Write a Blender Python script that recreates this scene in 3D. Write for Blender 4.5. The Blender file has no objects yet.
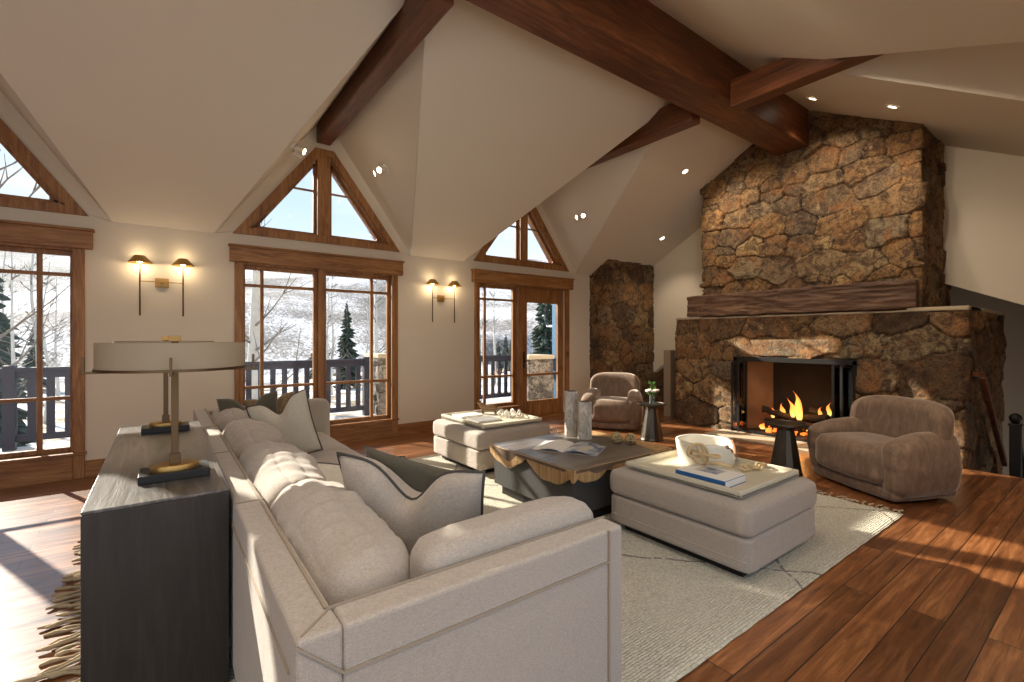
import bpy, bmesh, math, random
import numpy as np
from mathutils import Vector, Matrix, noise as mnoise

# ------------------------------------------------------------------ camera, world, sun, exposure
SC = bpy.context.scene
COL = SC.collection
F_PX = 470.0
YAW = math.atan2(350.0, 470.0)
cam_d = bpy.data.cameras.new('camera')
cam = bpy.data.objects.new('camera', cam_d)
COL.objects.link(cam)
cam.location = (0, 0, 1.4)
cam.rotation_euler = (math.pi / 2, 0, -YAW)
cam_d.sensor_width = 36.0
cam_d.lens = F_PX / 1024 * 36.0
cam_d.shift_y = -3.0 / 1024
cam_d.clip_start = 0.02
cam_d.clip_end = 2000
SC.camera = cam
SC.view_settings.view_transform = 'Standard'
SC.view_settings.look = 'None'
SC.view_settings.gamma = 1
SC.view_settings.use_curve_mapping = False
SC.view_settings.exposure = 0.38
SC.cycles.max_bounces = 8
SC.cycles.diffuse_bounces = 5
SC.cycles.glossy_bounces = 4
SC.cycles.transparent_max_bounces = 12
SC.cycles.sample_clamp_indirect = 4.0
SC.cycles.use_denoising = True
SC.cycles.caustics_reflective = False
SC.cycles.caustics_refractive = False

world = bpy.data.worlds.new('sky')
SC.world = world
world.use_nodes = True
wn, wl = world.node_tree.nodes, world.node_tree.links
wn.clear()
wo = wn.new('ShaderNodeOutputWorld')
wb = wn.new('ShaderNodeBackground')
wtc = wn.new('ShaderNodeTexCoord')
wsep = wn.new('ShaderNodeSeparateXYZ')
wr = wn.new('ShaderNodeValToRGB')
wl.new(wtc.outputs['Generated'], wsep.inputs[0])
wl.new(wsep.outputs['Z'], wr.inputs[0])
wr.color_ramp.elements[0].position = 0.0
wr.color_ramp.elements[0].color = (.92, .93, .95, 1)
wr.color_ramp.elements[1].position = 0.7
wr.color_ramp.elements[1].color = (0.40, 0.58, 0.84, 1)
_e = wr.color_ramp.elements.new(0.25)
_e.color = (0.58, 0.73, 0.90, 1)
wmul = wn.new('ShaderNodeMix'); wmul.data_type = 'RGBA'
wnz = wn.new('ShaderNodeTexNoise'); wnz.inputs['Scale'].default_value = 3.0; wnz.inputs['Detail'].default_value = 5
wmap = wn.new('ShaderNodeMapping'); wmap.inputs['Scale'].default_value = (1, 1, 4)
wl.new(wtc.outputs['Generated'], wmap.inputs[0]); wl.new(wmap.outputs[0], wnz.inputs['Vector'])
wrm = wn.new('ShaderNodeMapRange'); wrm.inputs[1].default_value = .48; wrm.inputs[2].default_value = .7
wl.new(wnz.outputs[0], wrm.inputs[0])
wrm.inputs[4].default_value = .55
wl.new(wrm.outputs[0], wmul.inputs[0]); wl.new(wr.outputs[0], wmul.inputs[6])
wmul.inputs[7].default_value = (1.0, 1.0, 1.0, 1)
wl.new(wmul.outputs[2], wb.inputs[0])
wb.inputs[1].default_value = 1.3
wl.new(wb.outputs[0], wo.inputs[0])

sun_d = bpy.data.lights.new('sun', 'SUN')
sun_d.energy = 14.0
sun_d.angle = 0.012
sun_d.color = (1.0, 0.9, 0.76)
sun = bpy.data.objects.new('sun', sun_d)
COL.objects.link(sun)
SUN_DIR = Vector((0.42, -1.0, -0.53)).normalized()
sun.rotation_euler = SUN_DIR.to_track_quat('-Z', 'Y').to_euler()
sun.location = (-6, 12, 9)

# ------------------------------------------------------------------ helpers
def tag(o, label=None, cat=None, group=None, kind=None):
    if label: o['label'] = label
    if cat: o['category'] = cat
    if group: o['group'] = group
    if kind: o['kind'] = kind
    return o

def empty(name, loc=(0, 0, 0), rz=0, label=None, cat=None, group=None, kind=None):
    o = bpy.data.objects.new(name, None)
    o.empty_display_size = 0.1
    COL.objects.link(o)
    o.location = loc
    o.rotation_euler = (0, 0, rz)
    return tag(o, label, cat, group, kind)

def link(name, me, mat, parent=None, smooth=False):
    o = bpy.data.objects.new(name, me)
    COL.objects.link(o)
    if mat is not None:
        me.materials.append(mat)
    if parent is not None:
        o.parent = parent
    if smooth:
        for p in me.polygons: p.use_smooth = True
    return o

def copy_tree(o, parent=None):
    c = o.copy()
    COL.objects.link(c)
    c.parent = parent
    for ch in list(o.children):
        copy_tree(ch, c)
    return c

class MB:
    """collects shapes that become ONE mesh"""
    def __init__(s): s.v = []; s.f = []
    def add(s, vs, fs):
        n = len(s.v); s.v += [tuple(v) for v in vs]; s.f += [tuple(i + n for i in f) for f in fs]; return s
    def box(s, x0, x1, y0, y1, z0, z1):
        vs = [(x0, y0, z0), (x1, y0, z0), (x1, y1, z0), (x0, y1, z0), (x0, y0, z1), (x1, y0, z1), (x1, y1, z1), (x0, y1, z1)]
        return s.add(vs, [(0, 3, 2, 1), (4, 5, 6, 7), (0, 1, 5, 4), (1, 2, 6, 5), (2, 3, 7, 6), (3, 0, 4, 7)])
    def prism(s, poly, off):
        """poly: 3D points, extruded by vector off"""
        n = len(poly); off = Vector(off)
        vs = [Vector(p) for p in poly] + [Vector(p) + off for p in poly]
        fs = [tuple(range(n))[::-1], tuple(range(n, 2 * n))] + [(i, (i + 1) % n, n + (i + 1) % n, n + i) for i in range(n)]
        return s.add(vs, fs)
    def bar(s, p0, p1, w, h, up=(0, 0, 1)):
        p0, p1 = Vector(p0), Vector(p1); d = (p1 - p0).normalized(); u = Vector(up)
        a = d.cross(u)
        if a.length < 1e-4: a = d.cross(Vector((0, 1, 0)))
        a.normalize(); b = a.cross(d).normalized()
        q = [p0 + a * sx * w / 2 + b * sy * h / 2 for sx, sy in ((-1, -1), (1, -1), (1, 1), (-1, 1))]
        return s.prism(q, p1 - p0)
    def cyl(s, p0, p1, r0, r1=None, n=20):
        r1 = r0 if r1 is None else r1
        p0, p1 = Vector(p0), Vector(p1); d = (p1 - p0).normalized()
        a = d.orthogonal().normalized(); b = d.cross(a)
        vs = []
        for p, r in ((p0, r0), (p1, r1)):
            for i in range(n):
                t = 2 * math.pi * i / n
                vs.append(p + a * math.cos(t) * r + b * math.sin(t) * r)
        return s.add(vs, [tuple(range(n))[::-1], tuple(range(n, 2 * n))] + [(i, (i + 1) % n, n + (i + 1) % n, n + i) for i in range(n)])
    def lathe(s, prof, c=(0, 0, 0), n=32, sx=1.0, sy=1.0, close=True):
        """prof: list of (r, z)"""
        m = len(prof); vs = []
        for r, z in prof:
            for i in range(n):
                t = 2 * math.pi * i / n
                vs.append((c[0] + math.cos(t) * r * sx, c[1] + math.sin(t) * r * sy, c[2] + z))
        fs = []
        for j in range(m - 1):
            for i in range(n):
                fs.append((j * n + i, j * n + (i + 1) % n, (j + 1) * n + (i + 1) % n, (j + 1) * n + i))
        if close:
            fs.append(tuple(range(n))[::-1]); fs.append(tuple(range((m - 1) * n, m * n)))
        return s.add(vs, fs)
    def tube(s, pts, r, n=8, closed=False):
        pts = [Vector(p) for p in pts]; m = len(pts)
        rs = r if isinstance(r, (list, tuple)) else [r] * m
        vs = []; a = None
        for i in range(m):
            if closed: d = pts[(i + 1) % m] - pts[i - 1]
            else: d = pts[min(i + 1, m - 1)] - pts[max(i - 1, 0)]
            if d.length < 1e-7: d = Vector((0, 0, 1))
            d.normalize()
            if a is None: a = d.orthogonal().normalized()
            a = (a - d * a.dot(d))
            if a.length < 1e-5: a = d.orthogonal()
            a.normalize(); b = d.cross(a)
            for k in range(n):
                t = 2 * math.pi * k / n
                vs.append(pts[i] + (a * math.cos(t) + b * math.sin(t)) * rs[i])
        fs = []
        for i in range(m if closed else m - 1):
            j = (i + 1) % m
            for k in range(n):
                fs.append((i * n + k, i * n + (k + 1) % n, j * n + (k + 1) % n, j * n + k))
        if not closed:
            fs.append(tuple(range(n))[::-1]); fs.append(tuple(range((m - 1) * n, m * n)))
        return s.add(vs, fs)
    def rbox(s, c, size, r, n=10, deform=None):
        """rounded box, optional per-point deform (normalised q, point)->point"""
        h = Vector(size) / 2; r = min(r, min(h) * .999)
        idx = {}; vs = []; fs = []
        def vid(i, j, k):
            key = (i, j, k)
            if key not in idx:
                q = Vector((i / n * 2 - 1, j / n * 2 - 1, k / n * 2 - 1))
                p = Vector((q.x * h.x, q.y * h.y, q.z * h.z))
                inn = Vector([max(-(h[a] - r), min(h[a] - r, p[a])) for a in range(3)])
                d = p - inn
                # spread samples towards the rounded rim
                if d.length > 1e-9: p = inn + d.normalized() * r
                if deform: p = Vector(deform(q, p))
                idx[key] = len(vs); vs.append(p + Vector(c))
            return idx[key]
        for a in range(n):
            for b in range(n):
                fs.append((vid(a, b, 0), vid(a, b + 1, 0), vid(a + 1, b + 1, 0), vid(a + 1, b, 0)))
                fs.append((vid(a, b, n), vid(a + 1, b, n), vid(a + 1, b + 1, n), vid(a, b + 1, n)))
                fs.append((vid(a, 0, b), vid(a + 1, 0, b), vid(a + 1, 0, b + 1), vid(a, 0, b + 1)))
                fs.append((vid(a, n, b), vid(a, n, b + 1), vid(a + 1, n, b + 1), vid(a + 1, n, b)))
                fs.append((vid(0, a, b), vid(0, a, b + 1), vid(0, a + 1, b + 1), vid(0, a + 1, b)))
                fs.append((vid(n, a, b), vid(n, a + 1, b), vid(n, a + 1, b + 1), vid(n, a, b + 1)))
        return s.add(vs, fs)
    def build(s, name, mat, parent=None, smooth=False, bevel=0, seg=2, sub=0, auto=False):
        me = bpy.data.meshes.new(name)
        me.from_pydata(s.v, [], s.f); me.update()
        bm = bmesh.new(); bm.from_mesh(me)
        bmesh.ops.recalc_face_normals(bm, faces=bm.faces)
        bm.to_mesh(me); bm.free()
        o = link(name, me, mat, parent, smooth)
        if bevel:
            m = o.modifiers.new('bevel', 'BEVEL'); m.width = bevel; m.segments = seg; m.limit_method = 'ANGLE'
            m.angle_limit = math.radians(35)
        if sub:
            m = o.modifiers.new('sub', 'SUBSURF'); m.levels = sub; m.render_levels = sub
        if auto:
            for p in me.polygons: p.use_smooth = True
            me.set_sharp_from_angle(angle=math.radians(38))
        return o

# ------------------------------------------------------------------ materials
def lin(r, g, b):
    f = lambda c: (c / 255 / 12.92) if c / 255 <= .04045 else ((c / 255 + .055) / 1.055) ** 2.4
    return (f(r), f(g), f(b), 1)

class NT:
    def __init__(s, name):
        s.m = bpy.data.materials.new(name); s.m.use_nodes = True
        s.n = s.m.node_tree.nodes; s.l = s.m.node_tree.links
        s.b = s.n['Principled BSDF']
    def node(s, t, **kw):
        n = s.n.new(t)
        for k, v in kw.items():
            if k.startswith('i_'):
                n.inputs[k[2:].replace('_', ' ')].default_value = v
            else: setattr(n, k, v)
        return n
    def link(s, a, b): s.l.new(a, b)
    def coord(s, scale=(1, 1, 1), rot=(0, 0, 0), kind='Object'):
        tc = s.node('ShaderNodeTexCoord'); mp = s.node('ShaderNodeMapping')
        mp.inputs['Scale'].default_value = scale; mp.inputs['Rotation'].default_value = rot
        s.link(tc.outputs[kind], mp.inputs[0]); return mp.outputs[0]
    def noise(s, vec, scale, detail=4, rough=.5, dist=0):
        n = s.node('ShaderNodeTexNoise'); n.inputs['Scale'].default_value = scale
        n.inputs['Detail'].default_value = detail; n.inputs['Roughness'].default_value = rough
        n.inputs['Distortion'].default_value = dist
        s.link(vec, n.inputs['Vector']); return n.outputs[0]
    def ramp(s, fac, stops):
        r = s.node('ShaderNodeValToRGB'); s.link(fac, r.inputs[0])
        e = r.color_ramp.elements
        e[0].position, e[0].color = stops[0]
        e[1].position, e[1].color = stops[-1]
        for p, c in stops[1:-1]:
            q = e.new(p); q.color = c
        return r.outputs[0]
    def mix(s, fac, a, b, mode='MIX'):
        m = s.node('ShaderNodeMix'); m.data_type = 'RGBA'; m.blend_type = mode
        for sock, v in ((m.inputs[0], fac), (m.inputs[6], a), (m.inputs[7], b)):
            if hasattr(v, 'node'): s.link(v, sock)
            else: sock.default_value = v
        return m.outputs[2]
    def math(s, op, a, b=None, c=None, clamp=False):
        m = s.node('ShaderNodeMath'); m.operation = op; m.use_clamp = clamp
        for i, v in enumerate((a, b, c)):
            if v is None: continue
            if hasattr(v, 'node'): s.link(v, m.inputs[i])
            else: m.inputs[i].default_value = v
        return m.outputs[0]
    def bump(s, h, strength=.3, dist=.01, prev=None):
        b = s.node('ShaderNodeBump'); b.inputs['Strength'].default_value = strength
        b.inputs['Distance'].default_value = dist; s.link(h, b.inputs['Height'])
        if prev: s.link(prev, b.inputs['Normal'])
        return b.outputs[0]
    def set(s, color=None, rough=None, metal=None, normal=None, sheen=None, spec=None, coat=None, coat_r=None):
        for key, v in (('Base Color', color), ('Roughness', rough), ('Metallic', metal), ('Normal', normal),
                       ('Sheen Weight', sheen), ('Specular IOR Level', spec), ('Coat Weight', coat), ('Coat Roughness', coat_r)):
            if v is None: continue
            if hasattr(v, 'node'): s.link(v, s.b.inputs[key])
            else: s.b.inputs[key].default_value = v
        return s.m

def m_plain(name, c, rough=.5, metal=0, bscale=0, bstr=.1, sheen=0, vary=.06):
    t = NT(name); v = t.coord()
    nz = t.noise(v, 6, 3)
    col = t.mix(nz, tuple(x * (1 - vary) for x in c[:3]) + (1,), tuple(min(1, x * (1 + vary)) for x in c[:3]) + (1,))
    nm = t.bump(t.noise(v, bscale, 3), bstr, .004) if bscale else None
    return t.set(col, rough, metal, nm, sheen)

def m_fabric(name, c, weave=260, sheen=.25, dark=.78):
    t = NT(name); v = t.coord()
    a = t.noise(t.coord((1, 1, 1)), weave, 2)
    w1 = t.node('ShaderNodeTexWave'); w1.wave_type = 'BANDS'; w1.bands_direction = 'DIAGONAL'
    w1.inputs['Scale'].default_value = weave * .5; w1.inputs['Distortion'].default_value = 2
    t.link(v, w1.inputs['Vector'])
    big = t.noise(v, 3.5, 3)
    slub = t.noise(t.coord((1, 1, 3)), 75, 4, .7)
    f = t.math('ADD', t.math('MULTIPLY', a, .5), t.math('MULTIPLY', slub, .5))
    cd = tuple(x * dark for x in c[:3]) + (1,)
    f = t.ramp(f, [(.38, (0, 0, 0, 1)), (.62, (1, 1, 1, 1))])
    col = t.mix(f, cd, tuple(min(1, x * 1.12) for x in c[:3]) + (1,))
    col = t.mix(t.math('MULTIPLY', big, .25), col, cd)
    h = t.math('ADD', t.math('MULTIPLY', w1.outputs[1], .5), a)
    wr = t.noise(v, 7, 4, .55, .6)
    n1 = t.bump(wr, .25, .03)
    return t.set(col, .92, 0, t.bump(h, .35, .002, n1), sheen)

def m_velvet(name, c):
    t = NT(name); v = t.coord()
    p = t.noise(t.coord((1.4, 1.4, .5)), 15, 7, .7, .6)
    fine = t.noise(v, 160, 2)
    col = t.ramp(p, [(.3, tuple(x * .62 for x in c[:3]) + (1,)), (.50, c), (.68, tuple(min(1, x * 1.45) for x in c[:3]) + (1,))])  # pile sheen painted into the base colour as paler and darker mottling
    t.b.inputs['Sheen Roughness'].default_value = .35
    t.b.inputs['Sheen Tint'].default_value = (1, .85, .7, 1)
    return t.set(col, .8, 0, t.bump(fine, .3, .002, t.bump(p, .3, .01)), .9)

def m_wood(name, dark, mid, light, axis='X', rough=.45, scale=1.0, knots=True, bump=.25, coat=0):
    t = NT(name)
    st = {'X': (.09, 1, 1), 'Y': (1, .09, 1), 'Z': (1, 1, .09)}[axis]
    v = t.coord(st)
    rings = t.noise(v, 16 * scale, 7, .62, 1.8)
    fine = t.noise(v, 90 * scale, 3, .6)
    broad = t.noise(t.coord(tuple(min(1, s_ * 3) for s_ in st)), 3 * scale, 3)
    col = t.ramp(t.math('ADD', t.math('MULTIPLY', rings, .7), t.math('MULTIPLY', broad, .3)), [(.32, dark), (.5, mid), (.68, light)])
    col = t.mix(t.math('MULTIPLY', fine, .45), col, dark)
    if knots:
        vo = t.node('ShaderNodeTexVoronoi'); vo.inputs['Scale'].default_value = 2.6 * scale
        t.link(t.coord(tuple(min(1, s_ * 5) for s_ in st)), vo.inputs['Vector'])
        k = t.ramp(vo.outputs[0], [(.05, (1, 1, 1, 1)), (.13, (0, 0, 0, 1))])
        col = t.mix(t.math('MULTIPLY', k, .75), col, tuple(x * .35 for x in dark[:3]) + (1,))
    return t.set(col, rough, 0, t.bump(rings, bump, .004), coat=coat, coat_r=.25)

def m_metal(name, c, rough=.35):
    t = NT(name); v = t.coord()
    nz = t.noise(v, 40, 4)
    return t.set(t.mix(nz, tuple(x * .75 for x in c[:3]) + (1,), c), t.math('ADD', t.math('MULTIPLY', nz, .2), rough - .08), 1.0)

def m_emit(name, c, strength):
    t = NT(name)
    t.b.inputs['Emission Color'].default_value = c
    t.b.inputs['Emission Strength'].default_value = strength
    return t.set(c, .5)

def m_floor():
    t = NT('plank floor')
    v = t.coord()
    br = t.node('ShaderNodeTexBrick'); br.offset = .37; br.offset_frequency = 2; br.squash = 1
    br.inputs['Scale'].default_value = 1; br.inputs['Mortar Size'].default_value = .0028
    br.inputs['Mortar Smooth'].default_value = .3; br.inputs['Bias'].default_value = 0
    br.inputs['Brick Width'].default_value = 1.9; br.inputs['Row Height'].default_value = .145
    br.inputs['Color1'].default_value = (0, 0, 0, 1); br.inputs['Color2'].default_value = (1, 1, 1, 1)
    br.inputs['Mortar'].default_value = (.5, .5, .5, 1)
    t.link(v, br.inputs['Vector'])
    # per-plank shifted grain
    cmb = t.node('ShaderNodeCombineXYZ'); sp = t.node('ShaderNodeSeparateXYZ'); t.link(v, sp.inputs[0])
    pv = t.node('ShaderNodeSeparateColor'); t.link(br.outputs['Color'], pv.inputs[0])
    t.link(t.math('MULTIPLY', t.math('ADD', sp.outputs[0], t.math('MULTIPLY', pv.outputs[0], 37.0)), .07), cmb.inputs[0])
    t.link(t.math('ADD', sp.outputs[1], t.math('MULTIPLY', pv.outputs[0], 11.0)), cmb.inputs[1])
    g = t.noise(cmb.outputs[0], 24, 9, .72, .6)
    fine = t.noise(cmb.outputs[0], 85, 3)
    cmb2 = t.node('ShaderNodeCombineXYZ')
    t.link(t.math('MULTIPLY', sp.outputs[0], .45), cmb2.inputs[0]); t.link(sp.outputs[1], cmb2.inputs[1])
    vo = t.node('ShaderNodeTexVoronoi'); vo.inputs['Scale'].default_value = 3.2; t.link(cmb2.outputs[0], vo.inputs['Vector'])
    kn = t.ramp(vo.outputs[0], [(.04, (1, 1, 1, 1)), (.12, (0, 0, 0, 1))])
    base = t.ramp(g, [(.3, lin(70, 40, 21)), (.5, lin(130, 80, 44)), (.7, lin(182, 124, 76))])
    tone = t.ramp(pv.outputs[0], [(0, (.55, .50, .46, 1)), (.5, (1, 1, 1, 1)), (1, (1.5, 1.5, 1.5, 1))])
    col = t.mix(1.0, base, tone, 'MULTIPLY')
    col = t.mix(t.math('MULTIPLY', fine, .3), col, lin(60, 30, 15))
    col = t.mix(t.math('MULTIPLY', kn, .85), col, lin(30, 15, 8))
    col = t.mix(br.outputs['Fac'], col, lin(22, 12, 7))
    n1 = t.bump(t.math('SUBTRACT', 1.0, br.outputs['Fac']), .5, .004)
    n2 = t.bump(t.noise(t.coord((.3, 1, 1)), 9, 3), .22, .01, n1)
    n3 = t.bump(g, .15, .002, n2)
    rg = t.math('ADD', t.math('MULTIPLY', g, .18), .24)
    return t.set(col, rg, 0, n3, spec=.7, coat=.5, coat_r=.22)

def m_stone(name='rustic moss rock', grey=0):
    t = NT(name)
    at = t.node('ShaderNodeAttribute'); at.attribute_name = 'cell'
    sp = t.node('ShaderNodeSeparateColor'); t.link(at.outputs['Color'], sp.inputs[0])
    v = t.coord()
    base = t.ramp(sp.outputs[0], [(0, lin(88, 72, 56)), (.2, lin(128, 102, 72)), (.4, lin(156, 122, 80)), (.55, lin(112, 100, 84)),
                                  (.72, lin(166, 128, 82)), (.86, lin(134, 122, 100)), (1, lin(180, 152, 108))])
    n1 = t.noise(v, 9, 8, .72, .8)
    col = t.mix(t.ramp(n1, [(.42, (.85, .85, .85, 1)), (.56, (0, 0, 0, 1))]), base, lin(66, 48, 38))
    rust = t.ramp(t.noise(v, 3.3, 5, .6, .8), [(.5, (0, 0, 0, 1)), (.7, (.75, .75, .75, 1))])
    col = t.mix(rust, col, lin(156, 108, 64))
    lich = t.ramp(t.noise(v, 13, 7, .72, .6), [(.58, (0, 0, 0, 1)), (.66, (.75, .75, .75, 1))])
    lg = t.math('MULTIPLY', lich, t.math('GREATER_THAN', sp.outputs[1], .45))
    col = t.mix(lg, col, lin(182, 166, 128))
    sp2 = t.ramp(t.noise(v, 38, 6, .75), [(.40, (.6, .6, .6, 1)), (.52, (0, 0, 0, 1))])
    col = t.mix(sp2, col, lin(48, 36, 28))
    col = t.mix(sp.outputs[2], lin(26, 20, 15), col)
    col = t.mix(1.0, col, (1.0, .95, .87, 1), 'MULTIPLY')
    if grey:
        hs = t.node('ShaderNodeHueSaturation'); hs.inputs['Saturation'].default_value = .35; hs.inputs['Value'].default_value = 1.0
        t.link(col, hs.inputs['Color']); col = hs.outputs[0]
    nb = t.bump(t.noise(v, 30, 7, .75), 1.0, .02)
    nb2 = t.bump(t.noise(v, 9, 6, .65, .5), .8, .03, nb)
    return t.set(col, .82, 0, nb2, spec=.35)

def m_glass():
    t = NT('window glass'); t.n.remove(t.b)
    out = t.n['Material Output']
    tr = t.node('ShaderNodeBsdfTransparent'); tr.inputs[0].default_value = (.87, .885, .89, 1)
    gl = t.node('ShaderNodeBsdfGlossy'); gl.inputs['Roughness'].default_value = .02
    gl.inputs[0].default_value = (.9, .9, .9, 1)
    fr = t.node('ShaderNodeFresnel'); fr.inputs[0].default_value = 1.25
    mx = t.node('ShaderNodeMixShader')
    t.link(fr.outputs[0], mx.inputs[0]); t.link(tr.outputs[0], mx.inputs[1]); t.link(gl.outputs[0], mx.inputs[2])
    t.link(mx.outputs[0], out.inputs[0])
    return t.m

def m_shade(name, c, trans=.5):
    t = NT(name); out = t.n['Material Output']
    v = t.coord(); nz = t.noise(v, 200, 2)
    t.set(t.mix(nz, tuple(x * .9 for x in c[:3]) + (1,), c), .8)
    tl = t.node('ShaderNodeBsdfTranslucent'); tl.inputs[0].default_value = c
    mx = t.node('ShaderNodeMixShader'); mx.inputs[0].default_value = trans
    t.link(t.b.outputs[0], mx.inputs[1]); t.link(tl.outputs[0], mx.inputs[2]); t.link(mx.outputs[0], out.inputs[0])
    return t.m

def m_rug():
    t = NT('wool rug'); v = t.coord()
    n = t.noise(v, 70, 5, .7)
    w = t.node('ShaderNodeTexWave'); w.bands_direction = 'Y'; w.inputs['Scale'].default_value = 22; w.inputs['Distortion'].default_value = 4
    w.inputs['Detail'].default_value = 3; w.inputs['Detail Scale'].default_value = 4
    t.link(v, w.inputs['Vector'])
    col = t.ramp(n, [(.34, lin(188, 177, 150)), (.56, lin(234, 226, 204))])
    # thin broken dark lines in a big lozenge pattern
    sp = t.node('ShaderNodeSeparateXYZ'); t.link(v, sp.inputs[0])
    wob = t.math('MULTIPLY', t.noise(v, 3, 3), .07)
    masks = []
    for k in (1, -1):
        a = t.math('ADD', t.math('MULTIPLY', sp.outputs[0], .62), t.math('MULTIPLY', sp.outputs[1], .55 * k))
        a = t.math('ADD', a, wob)
        fr = t.math('ABSOLUTE', t.math('SUBTRACT', t.math('FRACT', a), .5))
        masks.append(t.math('LESS_THAN', fr, .0075))
    m = t.math('MAXIMUM', masks[0], masks[1])
    m = t.math('MULTIPLY', m, t.math('GREATER_THAN', t.noise(v, 28, 3), .44))
    col = t.mix(t.math('MULTIPLY', m, .8), col, lin(96, 84, 70))
    h = t.math('ADD', n, t.math('MULTIPLY', w.outputs[1], .8))
    return t.set(col, .98, 0, t.bump(h, .9, .015), .3)

def m_hill():
    t = NT('snowy forested hillside'); 
    v = t.coord((1, 1, 1)); vs = t.coord((3.0, 1, .35))
    a = t.noise(vs, .9, 8, .75)
    b = t.noise(v, .035, 4, .6)
    f = t.math('ADD', t.math('MULTIPLY', a, .6), t.math('MULTIPLY', b, .6))
    col = t.ramp(f, [(.47, lin(235, 238, 245)), (.56, lin(190, 186, 186)), (.62, lin(120, 112, 108)), (.72, lin(70, 70, 66))])
    return t.set(col, .95, 0, None, 0)

def m_snow():
    t = NT('snow and dry grass'); v = t.coord()
    a = t.noise(v, .55, 7, .7, .5)
    col = t.ramp(a, [(.42, lin(236, 238, 244)), (.5, lin(200, 192, 180)), (.56, lin(140, 118, 92)), (.66, lin(96, 80, 60))])
    return t.set(col, .95, 0, t.bump(a, .6, .2))

def m_paint(name, c):
    t = NT(name); v = t.coord()
    n = t.noise(v, 1.2, 3)
    col = t.mix(n, tuple(x * .97 for x in c[:3]) + (1,), c)
    return t.set(col, .88, 0, t.bump(t.noise(v, 45, 3), .12, .003))

def m_flame():
    t = NT('flame')
    tc = t.node('ShaderNodeTexCoord'); sp = t.node('ShaderNodeSeparateXYZ'); t.link(tc.outputs['Generated'], sp.inputs[0])
    col = t.ramp(sp.outputs[2], [(0, (1, .60, .16, 1)), (.35, (1, .40, .07, 1)), (1, (.8, .12, .015, 1))])
    t.link(col, t.b.inputs['Emission Color']); t.b.inputs['Emission Strength'].default_value = 1.5
    return t.set((.3, .1, .03, 1), .6)

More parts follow.
